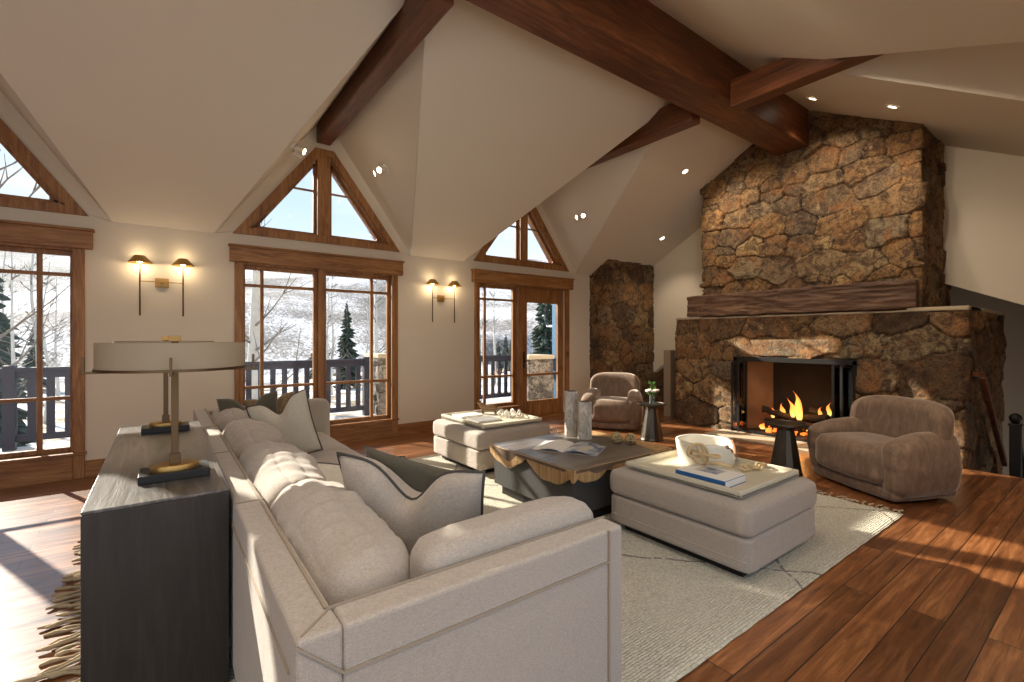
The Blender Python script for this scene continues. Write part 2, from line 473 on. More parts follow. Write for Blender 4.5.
M = dict(
    wall=m_paint('cream wall plaster', lin(226, 214, 194)),
    ceil=m_paint('cream ceiling plaster', lin(232, 224, 208)),
    trim=m_wood('honey stained fir trim', lin(100, 62, 30), lin(164, 112, 62), lin(200, 150, 94), 'X', .5, 1.2),
    trimz=m_wood('honey stained fir upright', lin(100, 62, 30), lin(164, 112, 62), lin(200, 150, 94), 'Z', .5, 1.2),
    beam=m_wood('dark stained beam timber', lin(48, 24, 12), lin(108, 60, 31), lin(150, 92, 52), 'X', .42, .9, False, .35),
    beamy=m_wood('dark stained cross timber', lin(48, 24, 12), lin(108, 60, 31), lin(150, 92, 52), 'Y', .42, .9, False, .35),
    mantel=m_wood('rough hewn mantel timber', lin(50, 34, 25), lin(100, 72, 54), lin(150, 116, 88), 'Y', .75, .7, True, 1.0),
    floor=m_floor(), stone=m_stone(), stonegrey=m_stone('weathered grey rock', 1), glass=m_glass(), rug=m_rug(), hill=m_hill(), snow=m_snow(),
    linen=m_fabric('greige linen', lin(172, 160, 148)),
    linen2=m_fabric('cream linen', lin(200, 192, 176)),
    olive=m_fabric('dark olive linen', lin(84, 78, 64)),
    patt=m_fabric('tan patterned fabric', lin(150, 126, 92), 60, dark=.4),
    pipe=m_plain('dark piping cord', lin(66, 62, 58), .8),
    velvet=m_velvet('taupe velvet', lin(116, 94, 77)),
    cerused=m_wood('cerused charcoal oak', lin(46, 42, 40), lin(78, 73, 69), lin(128, 122, 116), 'Y', .36, 1.1, False, .5, .45),
    cerusedz=m_wood('charcoal oak side', lin(26, 21, 18), lin(42, 35, 30), lin(56, 48, 42), 'Z', .5, 1.0, True, .35),
    brass=m_metal('aged brass', lin(196, 160, 100), .5),
    bronze=m_metal('dark bronze', lin(112, 90, 66), .45),
    black=m_plain('black metal', lin(34, 32, 31), .45, .3),
    drum=m_metal('dark hammered metal', lin(92, 86, 78), .38),
    slab=m_wood('grey brown table top', lin(70, 62, 56), lin(122, 112, 102), lin(160, 150, 138), 'X', .35, 1.0, False, .15, .2),
    live=m_wood('golden live edge sapwood', lin(134, 102, 64), lin(192, 154, 106), lin(220, 188, 142), 'Z', .5, 1.5, True),
    bark=m_wood('inner edge brown', lin(72, 56, 44), lin(110, 90, 74), lin(136, 116, 98), 'X', .6, 1.2, False),
    tbody=m_plain('matte charcoal lacquer', lin(62, 60, 58), .5, 0, 30, .1),
    leather=m_plain('cream leather tray', lin(206, 198, 176), .5, 0, 90, .15),
    marble=None,
    shade=m_shade('linen drum shade', lin(176, 160, 136), .15),
    navy=m_plain('navy painted timber', lin(26, 28, 50), .6),
    blue=m_plain('teal blue paint', lin(52, 96, 128), .6),
    fbrick=m_plain('sooty firebrick', lin(132, 104, 78), .9, 0, 20, .3, vary=.3),
    soot=m_plain('soot black brick', lin(40, 34, 30), .9, 0, 12, .5, vary=.5),
    log=m_wood('charred log', lin(22, 17, 14), lin(50, 38, 30), lin(96, 76, 60), 'Y', .9, 2, False, 1.0),
    flame=m_flame(),
    ember=m_emit('glowing embers', (1, .22, .03, 1), 1.3),
    bulb=m_emit('warm lamp', (1, .78, .5, 1), 22),
    can=m_emit('recessed lamp glow', (1, .86, .66, 1), 6),
    white=m_plain('white enamel', lin(235, 230, 220), .5),
    concrete=m_plain('sandstone slab', lin(176, 160, 136), .7, 0, 18, .3, vary=.12),
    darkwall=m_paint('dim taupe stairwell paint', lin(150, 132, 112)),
    paper=m_plain('white paper', lin(236, 232, 224), .6),
    bookblue=m_plain('blue book cloth', lin(34, 92, 150), .5),
    bookgrey=m_plain('grey cover', lin(150, 146, 142), .5),
    rope=m_plain('natural rope', lin(206, 180, 134), .85, 0, 120, .5, vary=.2),
    wicker=m_plain('woven tan vine', lin(172, 152, 112), .8, 0, 80, .5, vary=.25),
    onyx=m_plain('banded white onyx', lin(228, 222, 206), .3, 0, 5, .1, vary=.08),
    rawstone=m_plain('raw brown edge', lin(150, 104, 70), .8, 0, 40, .6, vary=.3),
    bark_white=m_plain('pale aspen bark', lin(196, 192, 184), .9, 0, 12, .5, vary=.25),
    bark_grey=m_plain('grey twig bark', lin(120, 112, 104), .9, 0, 12, .5, vary=.3),
    needle=m_plain('dark spruce needle', lin(52, 66, 56), .95, 0, 30, .5, vary=.4),
    leaf=m_plain('fresh green leaf', lin(92, 150, 60), .6, 0, 20, .2, vary=.2),
    petal=m_plain('blush white petal', lin(238, 220, 210), .7, 0, 30, .2),
    deck=m_wood('snow dusted deck board', lin(150, 142, 134), lin(190, 186, 182), lin(226, 226, 230), 'X', .8, 1, False),
    fringe=m_plain('wool fringe', lin(168, 150, 122), .95, 0, 60, .5, vary=.25),
)
def m_marble():
    t = NT('veined grey marble'); v = t.coord((1, 1, .5))
    n = t.noise(v, 14, 6, .6, 1.5)
    return t.set(t.ramp(n, [(.35, lin(150, 144, 136)), (.55, lin(196, 190, 180)), (.7, lin(222, 216, 206))]), .35)
M['marble'] = m_marble()
def m_vase():
    t = NT('clear green glass'); t.b.inputs['Transmission Weight'].default_value = .9
    return t.set((.78, .92, .86, 1), .05)
M['vase'] = m_vase()
def m_frost():
    t = NT('photo page'); v = t.coord()
    n = t.noise(v, 9, 4, .6)
    return t.set(t.ramp(n, [(.4, lin(70, 84, 112)), (.52, lin(160, 168, 180)), (.62, lin(206, 196, 180))]), .4)
M['photo'] = m_frost()

# ------------------------------------------------------------------ room numbers
WY = 6.35            # window wall face
EAVE = 2.60
RY, RZ = 2.87, 4.55  # ridge
KN = (RZ - EAVE) / (WY - RY)
KS = 0.52
DORM_S = [-1.52, 1.79, 5.10]
DZS = 4.25
DWS = (4.25 - 2.60) / 1.4
SY = RY - (RZ - EAVE) / KS   # south eave
GX = 7.95            # gable wall face
XW = -5.0            # far left end of the modelled room
DORM = [-1.62, 1.69, 4.99]
DW = 1.21
DZ = EAVE + DW * 1.38
FX = 6.90            # lower fireplace block face / floor edge
T = 0.22
def main_z(y): return EAVE + KN * (WY - y) if y > RY else RZ - KS * (RY - y)

# ---- floor
MB().box(XW, FX, SY - 1.5, WY + .02, -.25, 0).box(FX, GX + .2, 4.6, WY, -.25, 0).build('floor', M['floor'])
tag(bpy.data.objects['floor'], kind='structure')

# ---- ceiling, with dormers north and south
def ceiling():
    b = MB()
    XE = GX + T
    yd = WY - (DZ - EAVE) / KN
    ys = SY + (DZS - EAVE) / KS
    def lift(p, k=.0): return (p[0], p[1], p[2] + k)
    n = [(XW, RY, RZ), (XE, RY, RZ), (XE, WY, EAVE)]
    for c in reversed(DORM):
        n += [(c + DW, WY, EAVE), (c, yd, DZ), (c - DW, WY, EAVE)]
    n += [(XW, WY, EAVE)]
    b.prism(n, (0, 0, .12))
    s = [(XW, RY, RZ), (XE, RY, RZ), (XE, SY, EAVE)]
    for c in reversed(DORM_S):
        s += [(c + DWS, SY, EAVE), (c, ys, DZS), (c - DWS, SY, EAVE)]
    s += [(XW, SY, EAVE)]
    b.prism(s[::-1], (0, 0, .12))
    for c in DORM:
        for sg in (-1, 1):
            b.prism([(c + sg * DW, WY + .02, EAVE), (c, yd, DZ), (c, WY + .02, DZ)], (0, 0, .12))
            cs = DORM_S[DORM.index(c)]
            b.prism([(cs + sg * DWS, SY - .02, EAVE), (cs, ys, DZS), (cs, SY - .02, DZS)], (0, 0, .12))
    me = bpy.data.meshes.new('ceiling'); me.from_pydata(b.v, [], b.f)
    bm = bmesh.new(); bm.from_mesh(me)
    bmesh.ops.triangulate(bm, faces=[f for f in bm.faces if len(f.verts) > 4])
    bmesh.ops.recalc_face_normals(bm, faces=bm.faces); bm.to_mesh(me); bm.free()
    tag(link('ceiling', me, M['ceil']), kind='structure')
ceiling()

# ---- north wall with openings
WIN = [(c - 1.01 + .0, c + 1.0) for c in DORM]   # outer casing width
def gable_pts(c):  # triangle opening (outer trim edge) on the wall
    return (c - 1.03, 2.625), (c + 1.03, 2.625), (c + .115, 3.84), (c - .115, 3.84)
def north_wall():
    b = MB(); y0, y1 = WY, WY + T
    xs = [XW]
    for (a, c_) in WIN: xs += [a + .04, c_ - .04]
    xs += [GX + T]
    for i in range(0, len(xs), 2):
        b.box(xs[i], xs[i + 1], y0, y1, -.25, EAVE + .001)
    for k, (a, c_) in enumerate(WIN):
        b.box(a + .04, c_ - .04, y0, y1, 2.38, EAVE + .001)
        b.box(a + .04, c_ - .04 if k < 2 else DORM[2] - .1, y0, y1, -.25, .2)
    for c in DORM:
        (l, r, tr, tl) = gable_pts(c)
        l = (l[0] + .05, l[1] + .03); r = (r[0] - .05, r[1] + .03); tr = (tr[0] - .03, tr[1] - .03); tl = (tl[0] + .03, tl[1] - .03)
        ap = (c, DZ + .05)
        P = lambda q: (q[0], y0, q[1])
        off = (0, T, 0)
        b.prism([(c - DW - .03, y0, EAVE), P(l), P(tl), P(ap)], off)
        b.prism([(c + DW + .03, y0, EAVE), P(ap), P(tr), P(r)], off)
        b.prism([P(tl), P(tr), P(ap)], off)
        b.prism([(c - DW, y0, EAVE), (c + DW, y0, EAVE), P(r), P(l)], off)
    tag(b.build('wall_north', M['wall']), kind='structure')
north_wall()

# hanging gable wall above the stairwell, cut by sloping soffits
def gable_wall():
    b = MB()
    pts = [(WY, EAVE + .02), (5.95, .67), (5.30, 1.15), (4.3, 1.6), (4.3, 3.0), (1.6, 3.0), (1.6, 2.135), (-1.2, .80), (-1.2, 2.5), (SY, EAVE), (RY, RZ + .02)]
    pts = [(WY, EAVE + .02), (WY, .5), (5.95, .67), (5.30, 1.15), (4.3, 1.6), (4.3, 2.4), (1.6, 2.4), (1.6, 2.135), (SY, 1.0), (SY, EAVE), (RY, RZ + .02)]
    b.prism([(GX, y, z) for y, z in pts], (.14, 0, 0))
    me = bpy.data.meshes.new('wall_east'); me.from_pydata(b.v, [], b.f)
    bm = bmesh.new(); bm.from_mesh(me)
    bmesh.ops.triangulate(bm, faces=[f for f in bm.faces if len(f.verts) > 4])
    bmesh.ops.recalc_face_normals(bm, faces=bm.faces); bm.to_mesh(me); bm.free()
    tag(link('wall_east', me, M['wall']), kind='structure')
gable_wall()
tag(MB().box(2.9, 9.75, SY - .22, SY - .02, -.25, EAVE + 1.9).build('wall_south', M['wall']), kind='structure')  # unseen wall segment added to keep southern sky light off the fireplace end
tag(MB().prism([(XW - .2, SY - .2, -.25), (XW - .2, WY + T, -.25), (XW - .2, WY + T, EAVE), (XW - .2, RY, RZ), (XW - .2, SY - .2, EAVE)], (.2, 0, 0)).build('wall_west', M['wall']), kind='structure')
# stairwell behind: back wall, lower landing, end wall and soffit
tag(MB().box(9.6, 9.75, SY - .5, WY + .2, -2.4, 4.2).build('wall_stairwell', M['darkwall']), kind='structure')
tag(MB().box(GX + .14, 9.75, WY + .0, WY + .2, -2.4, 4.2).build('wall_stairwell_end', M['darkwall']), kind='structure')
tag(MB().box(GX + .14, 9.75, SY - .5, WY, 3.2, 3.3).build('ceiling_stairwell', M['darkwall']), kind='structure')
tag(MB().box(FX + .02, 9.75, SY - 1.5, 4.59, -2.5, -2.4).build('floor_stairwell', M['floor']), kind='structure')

# baseboards
def baseboard(name, x0, x1):
    o = MB().box(x0, x1, WY - .022, WY, 0, .15).box(x0, x1, WY - .016, WY, .15, .17).build(name, M['trim'], bevel=.004)
    tag(o, kind='structure')
baseboard('baseboard_north', DORM[0] + 1.0, DORM[1] - 1.01)
baseboard('baseboard_north_middle', DORM[1] + 1.0, DORM[2] - 1.01)
baseboard('baseboard_north_end', DORM[2] + 1.04, 6.6)

# ---- windows
ZH0, ZH1 = 2.29, 2.49
def casing(root, a, c_, door=False):
    # header box with cap, side casings, apron
    MB().box(a - .05, c_ + .06, WY - .075, WY + .01, ZH0, ZH1 - .025).box(a - .065, c_ + .075, WY - .09, WY + .01, ZH1 - .025, ZH1).build('header', M['trim'], root, bevel=.006)
    for x0, x1 in ((a, a + .09), (c_ - .09, c_)):
        MB().box(x0, x1, WY - .03, WY + .01, 0.0 if not door else 0.0, ZH0).build('side_casing', M['trimz'], root, bevel=.005)
def glazed(root, x0, x1, z0, z1, vm, hms, y=WY + .10, fw=.045, bottom=None):
    """one glazed sash: frame, muntins, pane; vm: vertical muntin x positions, hms: z positions"""
    b = MB()
    b.box(x0, x0 + fw, y - .025, y + .03, z0, z1).box(x1 - fw, x1, y - .025, y + .03, z0, z1)
    b.box(x0 + fw, x1 - fw, y - .025, y + .03, z1 - fw, z1).box(x0 + fw, x1 - fw, y - .025, y + .03, z0, z0 + (bottom or fw))
    b.build('sash', M['trimz'], root, bevel=.004)
    for m in vm: MB().box(m - .02, m + .02, y - .018, y + .022, z0 + fw, z1 - fw).build('muntin', M['trimz'], root, bevel=.003)
    for m in hms:
        MB().box(x0 + fw, x1 - fw, y - .016, y + .02, m - .018, m + .018).build('muntin', M['trim'], root, bevel=.003)
    MB().box(x0 + fw - .005, x1 - fw + .005, y, y + .006, z0 + .03, z1 - .03).build('pane', M['glass'], root)
def jamb(root, a, c_, z0, z1):
    b = MB()
    b.box(a + .04, a + .075, WY - .01, WY + T + .02, z0, z1).box(c_ - .075, c_ - .04, WY - .01, WY + T + .02, z0, z1)
    b.box(a + .075, c_ - .075, WY - .01, WY + T + .02, z1 - .03, z1)
    b.build('jamb', M['trimz'], root)
def big_window(i, c):
    a, e = c - 1.01, c + 1.0
    root = empty('window_%d' % i, (0, 0, 0), kind='structure')
    casing(root, a, e)
    jamb(root, a, e, .24, 2.30)
    # apron panel down to the floor plus sill
    MB().box(a + .09, e - .09, WY - .022, WY + .02, 0, .245).box(a + .09, e - .09, WY - .028, WY - .005, 0, .14).build('apron_panel', M['trim'], root, bevel=.004)
    MB().box(a - .01, e + .01, WY - .05, WY + T, .235, .262).build('sill', M['trim'], root, bevel=.005)
    mid = (a + e) / 2 - .03
    MB().box(mid - .035, mid + .035, WY + .02, WY + .17, .26, 2.28).build('mullion', M['trimz'], root, bevel=.005)
    glazed(root, a + .075, mid - .035, .262, 2.27, [a + .30], [.80, 2.035])
    glazed(root, mid + .035, e - .075, .262, 2.27, [e - .36 + .02], [.80, 2.035])
for i, c in enumerate(DORM[:2]): big_window(i + 1, c)

def window_door(c):
    a, e = c - 1.01, c + 1.04
    root = empty('window_3', (0, 0, 0), kind='structure')
    casing(root, a, e)
    jamb(root, a, e, .0, 2.30)
    xd = c - .08      # mullion between window and door
    MB().box(a + .09, xd - .04, WY - .022, WY + .02, 0, .245).box(a + .05, xd - .02, WY - .03, WY - .005, 0, .14).build('apron_panel', M['trim'], root, bevel=.004)
    MB().box(a - .01, xd, WY - .05, WY + T, .235, .262).build('sill', M['trim'], root, bevel=.005)
    MB().box(xd - .06, xd + .04, WY - .02, WY + .18, 0, 2.28).build('mullion', M['trimz'], root, bevel=.005)
    glazed(root, a + .075, xd - .06, .262, 2.27, [a + .26], [.76, 2.04])
    d = empty('door_1', (0, 0, 0), kind='structure')
    x0, x1 = xd + .04, e - .08
    y = WY + .08; b = MB()
    b.box(x0, x0 + .15, y - .022, y + .022, .03, 2.27).box(x1 - .13, x1, y - .022, y + .022, .03, 2.27)
    b.box(x0 + .15, x1 - .13, y - .022, y + .022, 2.02, 2.27).box(x0 + .15, x1 - .13, y - .022, y + .022, .03, .30)
    b.build('door_leaf', M['trimz'], d, bevel=.005)
    MB().box(x0 + .15, x1 - .13, y - .018, y + .018, .735, .775).build('muntin', M['trim'], d, bevel=.003)
    MB().box(x0 + .145, x1 - .125, y, y + .006, .29, 2.03).build('pane', M['glass'], d)
    MB().box(x0 + .045, x0 + .095, y - .03, y - .02, .88, 1.16).bar((x0 + .07, y - .07, 1.0), (x0 + .18, y - .07, 1.0), .018, .018).cyl((x0 + .07, y - .075, 1.0), (x0 + .07, y - .02, 1.0), .011).build('door_handle', M['black'], d, bevel=.002)
    MB().box(xd, e - .09, WY - .04, WY + .18, -.2, .03).build('threshold', M['trim'], d, bevel=.004)
    return root
window_door(DORM[2])

def tri_window(i, c):
    root = empty('window_%d' % i, (0, 0, 0), kind='structure')
    (l, r, tr, tl) = gable_pts(c); y0 = WY - .03
    def inset(k):
        s = (3.84 - 2.625) / (1.03 - .115)   # side slope
        nx = k * math.sqrt(1 + 1 / s ** 2)
        zb, zt = 2.625 + k, 3.84 - k
        xb = 1.03 - nx - k / s; xt = .115 - nx + k / s
        return zb, zt, xb, xt
    k = .085
    zb, zt, xb, xt = inset(k); xt = max(xt, .03)
    P = lambda x, z, y=y0: (c + x, y, z)
    o1 = (0, .045, 0)
    b = MB()
    b.prism([P(-1.03, 2.625), P(1.03, 2.625), P(xb, zb), P(-xb, zb)], o1)
    b.prism([P(-1.03, 2.625), P(-xb, zb), P(-xt, zt), P(-.115, 3.84)], o1)
    b.prism([P(1.03, 2.625), P(.115, 3.84), P(xt, zt), P(xb, zb)], o1)
    b.prism([P(-.115, 3.84), P(-xt, zt), P(xt, zt), P(.115, 3.84)], o1)
    b.build('casing', M['trimz'], root)
    # deep reveal boards lining the opening
    b = MB(); t_ = .02
    def lining(p, q):
        p, q = Vector(p), Vector(q); d = (q - p).normalized(); nrm = Vector((-d.z, 0, d.x))
        b.prism([p, q, q + nrm * t_, p + nrm * t_], (0, T + .02, 0))
    ring = [P(-xb, zb, WY), P(xb, zb, WY), P(xt, zt, WY), P(-xt, zt, WY)]
    for j in range(4): lining(ring[j], ring[(j + 1) % 4])
    b.build('reveal', M['trimz'], root)
    MB().box(c - .085, c + .075, WY - .01, WY + .13, zb - .01, zt + .02).build('centre_post', M['trimz'], root, bevel=.006)
    # sash frame bars and muntins
    yy = WY + .10; b = MB()
    k2 = k + .035; zb2, zt2, xb2, xt2 = inset(k2)
    for sg in (-1, 1):
        b.bar(P(sg * xb2, zb2, yy), P(sg * .10, zb2 + (xb2 - .10) * 1.328, yy), .035, .04, (0, 1, 0))
        b.bar(P(sg * .10, zb2, yy), P(sg * .10, zb2 + .93, yy), .03, .04, (0, 1, 0))
        b.bar(P(sg * .10, zb2, yy), P(sg * xb2, zb2, yy), .035, .04, (0, 1, 0))
    b.build('sash', M['trimz'], root)
    for sg in (-1, 1):
        m = MB().bar(P(sg * .10, 3.31, yy), P(sg * (xb2 - (3.31 - zb2) / 1.328), 3.31, yy), .022, .03, (0, 1, 0))
        m.build('muntin', M['trim'], root)
        x = .74
        MB().bar(P(sg * x, zb2, yy), P(sg * x, zb2 + (xb2 - x) * 1.328, yy), .022, .03, (0, 1, 0)).build('muntin', M['trim'], root)
    MB().prism([P(-xb, zb, yy), P(xb, zb, yy), P(xt, zt, yy), P(-xt, zt, yy)], (0, .006, 0)).build('pane', M['glass'], root)
for i, c in enumerate(DORM): tri_window(i + 4, c)

# ---- beams
def beam(name, x0, x1, y0, y1, z0, z1, mat, label, chamfer=.012):
    o = MB().box(x0, x1, y0, y1, z0, z1).build(name, mat, bevel=chamfer, seg=1)
    return tag(o, label, 'beam')
BZ = 3.96
beam('ridge_beam', XW, 7.05, 2.67, 3.08, BZ, RZ - .02, M['beam'], 'massive dark stained ridge beam running level into the stone chimney')
yA = WY - .02
beam('cross_beam', 1.585, 1.765, 3.09, yA, 3.90, 4.20, M['beamy'], 'long dark beam from ridge beam to the peak of the middle triangular window')
beam('cross_beam', 4.86, 5.05, 3.09, yA, 3.90, 4.20, M['beamy'], 'dark cross beam stub tapering into ceiling left of ridge beam, nearer the chimney')
beam('cross_beam', 4.90, 5.09, SY + .3, 2.66, 3.885, 4.17, M['beamy'], 'dark cross beam stub tapering into ceiling right of ridge beam')
beam('cross_beam', -1.72, -1.53, 3.09, yA, 3.90, 4.20, M['beamy'], 'dark cross beam above the leftmost triangular window')

# ------------------------------------------------------------------ stone work
def hash2(ix, iy, s):
    h = np.sin(ix * 127.1 + iy * 311.7 + s * 74.7) * 43758.5453
    return h - np.floor(h)
def vnoise(x, y, s):
    ix, iy = np.floor(x), np.floor(y); fx, fy = x - ix, y - iy
    fx = fx * fx * (3 - 2 * fx); fy = fy * fy * (3 - 2 * fy)
    a = hash2(ix, iy, s); b_ = hash2(ix + 1, iy, s); c = hash2(ix, iy + 1, s); d = hash2(ix + 1, iy + 1, s)
    return (a + (b_ - a) * fx) * (1 - fy) + (c + (d - c) * fx) * fy
def fbm(x, y, s, o=4):
    r = 0; a = .5
    for i in range(o):
        r = r + a * vnoise(x, y, s + i); x = x * 2.03; y = y * 2.03; a *= .5
    return r
def stone_field(u, z, cu, cz, seed):
    """returns height 0..1 and the two per-stone random tones and joint mask"""
    rng = np.random.RandomState(seed)
    um, zm = u.min() - 1, z.min() - 1
    seeds = []; row = 0; zz = zm
    while zz < z.max() + 1:
        hz = cz * rng.uniform(.6, 1.45); uu = um + rng.uniform(0, cu)
        while uu < u.max() + 1:
            w = cu * rng.uniform(.5, 1.6)
            if w > cu * 1.1 or rng.rand() < .72:
                seeds.append((uu + w / 2 + rng.uniform(-.12, .12) * cu, zz + hz * rng.uniform(.2, .8), w, hz, rng.rand(), rng.rand(), rng.uniform(-1, 1), rng.uniform(-1, 1), rng.rand()))
            else:
                for q in (.27, .75):
                    seeds.append((uu + w / 2, zz + hz * q, w, hz * .6, rng.rand(), rng.rand(), rng.uniform(-1, 1), rng.uniform(-1, 1), rng.rand()))
            uu += w
        zz += hz; row += 1
    wu = u + .10 * (fbm(u * 3, z * 3, seed + 3) - .47) * 1.6 + .025 * (fbm(u * 14, z * 14, seed + 5) - .47)
    wz = z + .10 * (fbm(u * 3 + 9, z * 3, seed + 7) - .47) * 1.6 + .025 * (fbm(u * 14, z * 14 + 5, seed + 9) - .47)
    f1 = np.full(u.shape, 9.); f2 = np.full(u.shape, 9.); idx = np.zeros(u.shape, int)
    for i, s in enumerate(seeds):
        ca, sa = math.cos(s[6] * .25), math.sin(s[6] * .25)
        a_, b_ = (wu - s[0]), (wz - s[1])
        du = (a_ * ca + b_ * sa) / (cu * .5); dz = (b_ * ca - a_ * sa) / (cz * .5)
        d = (np.abs(du) ** 2.3 + np.abs(dz) ** 2.3) ** (1 / 2.3) - (s[2] / cu - 1) * .45 - (s[3] / cz - 1) * .3
        closer = d < f1
        f2 = np.where(closer, f1, np.minimum(f2, d)); f1 = np.where(closer, d, f1); idx = np.where(closer, i, idx)
    S = np.array(seeds)
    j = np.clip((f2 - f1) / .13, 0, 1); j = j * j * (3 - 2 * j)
    tone = S[idx, 4]; t2 = S[idx, 5]
    tilt = S[idx, 6] * (wu - S[idx, 0]) + S[idx, 7] * (wz - S[idx, 1])
    face = .5 + .5 * S[idx, 8] + tilt * 2.2
    h = j * face + .42 * (fbm(u * 9, z * 9, seed + 20, 5) - .47) * (.35 + .65 * j)
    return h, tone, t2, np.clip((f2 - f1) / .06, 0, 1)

def stone_sheet(name, path, z0, ztop, cu, cz, seed, parent, depth=.045, res=.017, hole=None, mat='stone'):
    """path: list of (x,y); sheet follows it with outward normals to the right-hand side; ztop: number or f(x,y)"""
    us = []; P = []; N = []
    acc = 0
    segs = []
    for (a, b_) in zip(path[:-1], path[1:]):
        d = Vector((b_[0] - a[0], b_[1] - a[1])); L = d.length; d /= L
        segs.append((a, d, L, Vector((d.y, -d.x)), acc)); acc += L
    for k, (a, d, L, n, u0) in enumerate(segs):
        m = max(2, int(L / res))
        for i in range(m + (1 if k == len(segs) - 1 else 0)):
            t = i / m * L
            nn = n
            if i == 0 and k > 0: nn = (n + segs[k - 1][3])
            us.append(u0 + t); P.append((a[0] + d.x * t, a[1] + d.y * t)); N.append((nn.x, nn.y))
    us = np.array(us); P = np.array(P); N = np.array(N)
    zt = np.array([ztop(p[0], p[1]) if callable(ztop) else ztop for p in P])
    nz = int((zt.max() - z0) / res) + 1
    tz = np.linspace(0, 1, nz + 1)
    U = np.repeat(us[:, None], nz + 1, 1); Z = z0 + tz[None, :] * (zt[:, None] - z0)
    h, t1, t2, jm = stone_field(U, Z, cu, cz, seed)
    X = P[:, 0][:, None] + N[:, 0][:, None] * h * depth
    Y = P[:, 1][:, None] + N[:, 1][:, None] * h * depth
    nu = len(us)
    V = np.stack([X, Y, Z], -1).reshape(-1, 3)
    I = np.arange(nu * (nz + 1)).reshape(nu, nz + 1)
    q = np.stack([I[:-1, :-1], I[1:, :-1], I[1:, 1:], I[:-1, 1:]], -1)
    if hole:
        um = (U[:-1, :-1] + U[1:, 1:]) / 2; zm = (Z[:-1, :-1] + Z[1:, 1:]) / 2
        keep = ~((um > hole[0]) & (um < hole[1]) & (zm < hole[2]))
        q = q[keep]
    q = q.reshape(-1, 4)
    me = bpy.data.meshes.new(name)
    me.from_pydata(V.tolist(), [], q.tolist())
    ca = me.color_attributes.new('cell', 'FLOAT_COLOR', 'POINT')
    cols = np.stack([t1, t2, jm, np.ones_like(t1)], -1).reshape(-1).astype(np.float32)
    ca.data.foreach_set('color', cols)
    return link(name, me, M[mat], parent, True)

fp = empty('fireplace', (0, 0, 0), 0, 'tall rustic stone fireplace with timber mantel and burning logs', 'fireplace')
CY0, CY1, CX = 1.54, 4.20, 6.98
ctop = lambda x, y: main_z(y) + .03
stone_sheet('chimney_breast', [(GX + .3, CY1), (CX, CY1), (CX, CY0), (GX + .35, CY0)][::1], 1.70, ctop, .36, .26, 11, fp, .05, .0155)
BY0, BY1 = 1.15, 4.60
OY0, OY1, OZ = 2.12, 3.63, 1.115
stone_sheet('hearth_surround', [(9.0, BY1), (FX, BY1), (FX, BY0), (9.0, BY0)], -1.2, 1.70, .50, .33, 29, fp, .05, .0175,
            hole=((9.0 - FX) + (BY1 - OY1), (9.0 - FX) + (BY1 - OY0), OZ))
# lintel stone
def lint(q, p):
    k = mnoise.noise(Vector((p[1] * 3, p[2] * 6, 1))) * .03
    return (p[0] + k, p[1], p[2] + mnoise.noise(Vector((p[1] * 4, 3, p[0]))) * .02)
MB().rbox((FX - .0, 2.84, 1.26), (.10, 1.60, .24), .03, 16, lint).build('lintel_stone', None, fp, True)
_l = fp.children[-1]; 
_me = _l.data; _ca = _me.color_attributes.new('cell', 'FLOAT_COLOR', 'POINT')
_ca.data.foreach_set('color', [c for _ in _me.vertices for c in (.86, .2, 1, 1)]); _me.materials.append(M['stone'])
# ledge slabs on the lower block
MB().box(FX - .055, FX + .6, 1.10, 1.62, 1.70, 1.745).box(FX + .05, 9.0, 1.10, 1.4, 1.70, 1.745).build('ledge_slab', M['concrete'], fp, bevel=.008)
MB().box(FX - .05, FX + .8, 4.20, 4.64, 1.70, 1.735).build('ledge_slab', M['concrete'], fp, bevel=.008)
MB().box(FX - .03, GX, 1.62, 4.20, 1.70, 1.722).build('ledge_slab', M['concrete'], fp, bevel=.004)
# mantel
def mant(q, p):
    n = mnoise.noise(Vector((p[1] * 5, p[2] * 9, p[0] * 4)))
    n2 = abs(mnoise.noise(Vector((p[1] * 9, p[2] * 16, 4))))
    return (p[0] + n * .03 + n2 * .05 * (q.x < 0), p[1], p[2] + n * .012)
MB().rbox((FX + .04, (1.53 + 4.42) / 2, 1.905), (.26, 4.42 - 1.53, .335), .018, 44, mant).build('mantel', M['mantel'], fp, True)
# firebox
b = MB()
b.box(FX + .60, FX + .64, OY0 + .1, OY1 - .1, .0, OZ + .1)
b.build('firebox_back', M['soot'], fp)
MB().prism([(FX + .02, OY1, 0), (FX + .62, OY1 - .22, 0), (FX + .62, OY1 - .26, 0), (FX + .02, OY1 + .06, 0)][::-1], (0, 0, OZ + .1)).build('firebox_side', M['fbrick'], fp)
MB().prism([(FX + .02, OY0, 0), (FX + .62, OY0 + .22, 0), (FX + .62, OY0 + .18, 0), (FX + .02, OY0 - .06, 0)], (0, 0, OZ + .1)).build('firebox_side', M['fbrick'], fp)
MB().box(FX, FX + .66, OY0 - .05, OY1 + .05, OZ, OZ + .05).build('firebox_top', M['soot'], fp)
MB().box(FX - .02, FX + .66, OY0 - .02, OY1 + .02, -.02, .035).build('firebox_floor', M['soot'], fp)
MB().box(6.36, FX + .02, OY0 - .75, OY1 + .20, 0, .018).build('hearth_slab', M['concrete'], fp, bevel=.004)
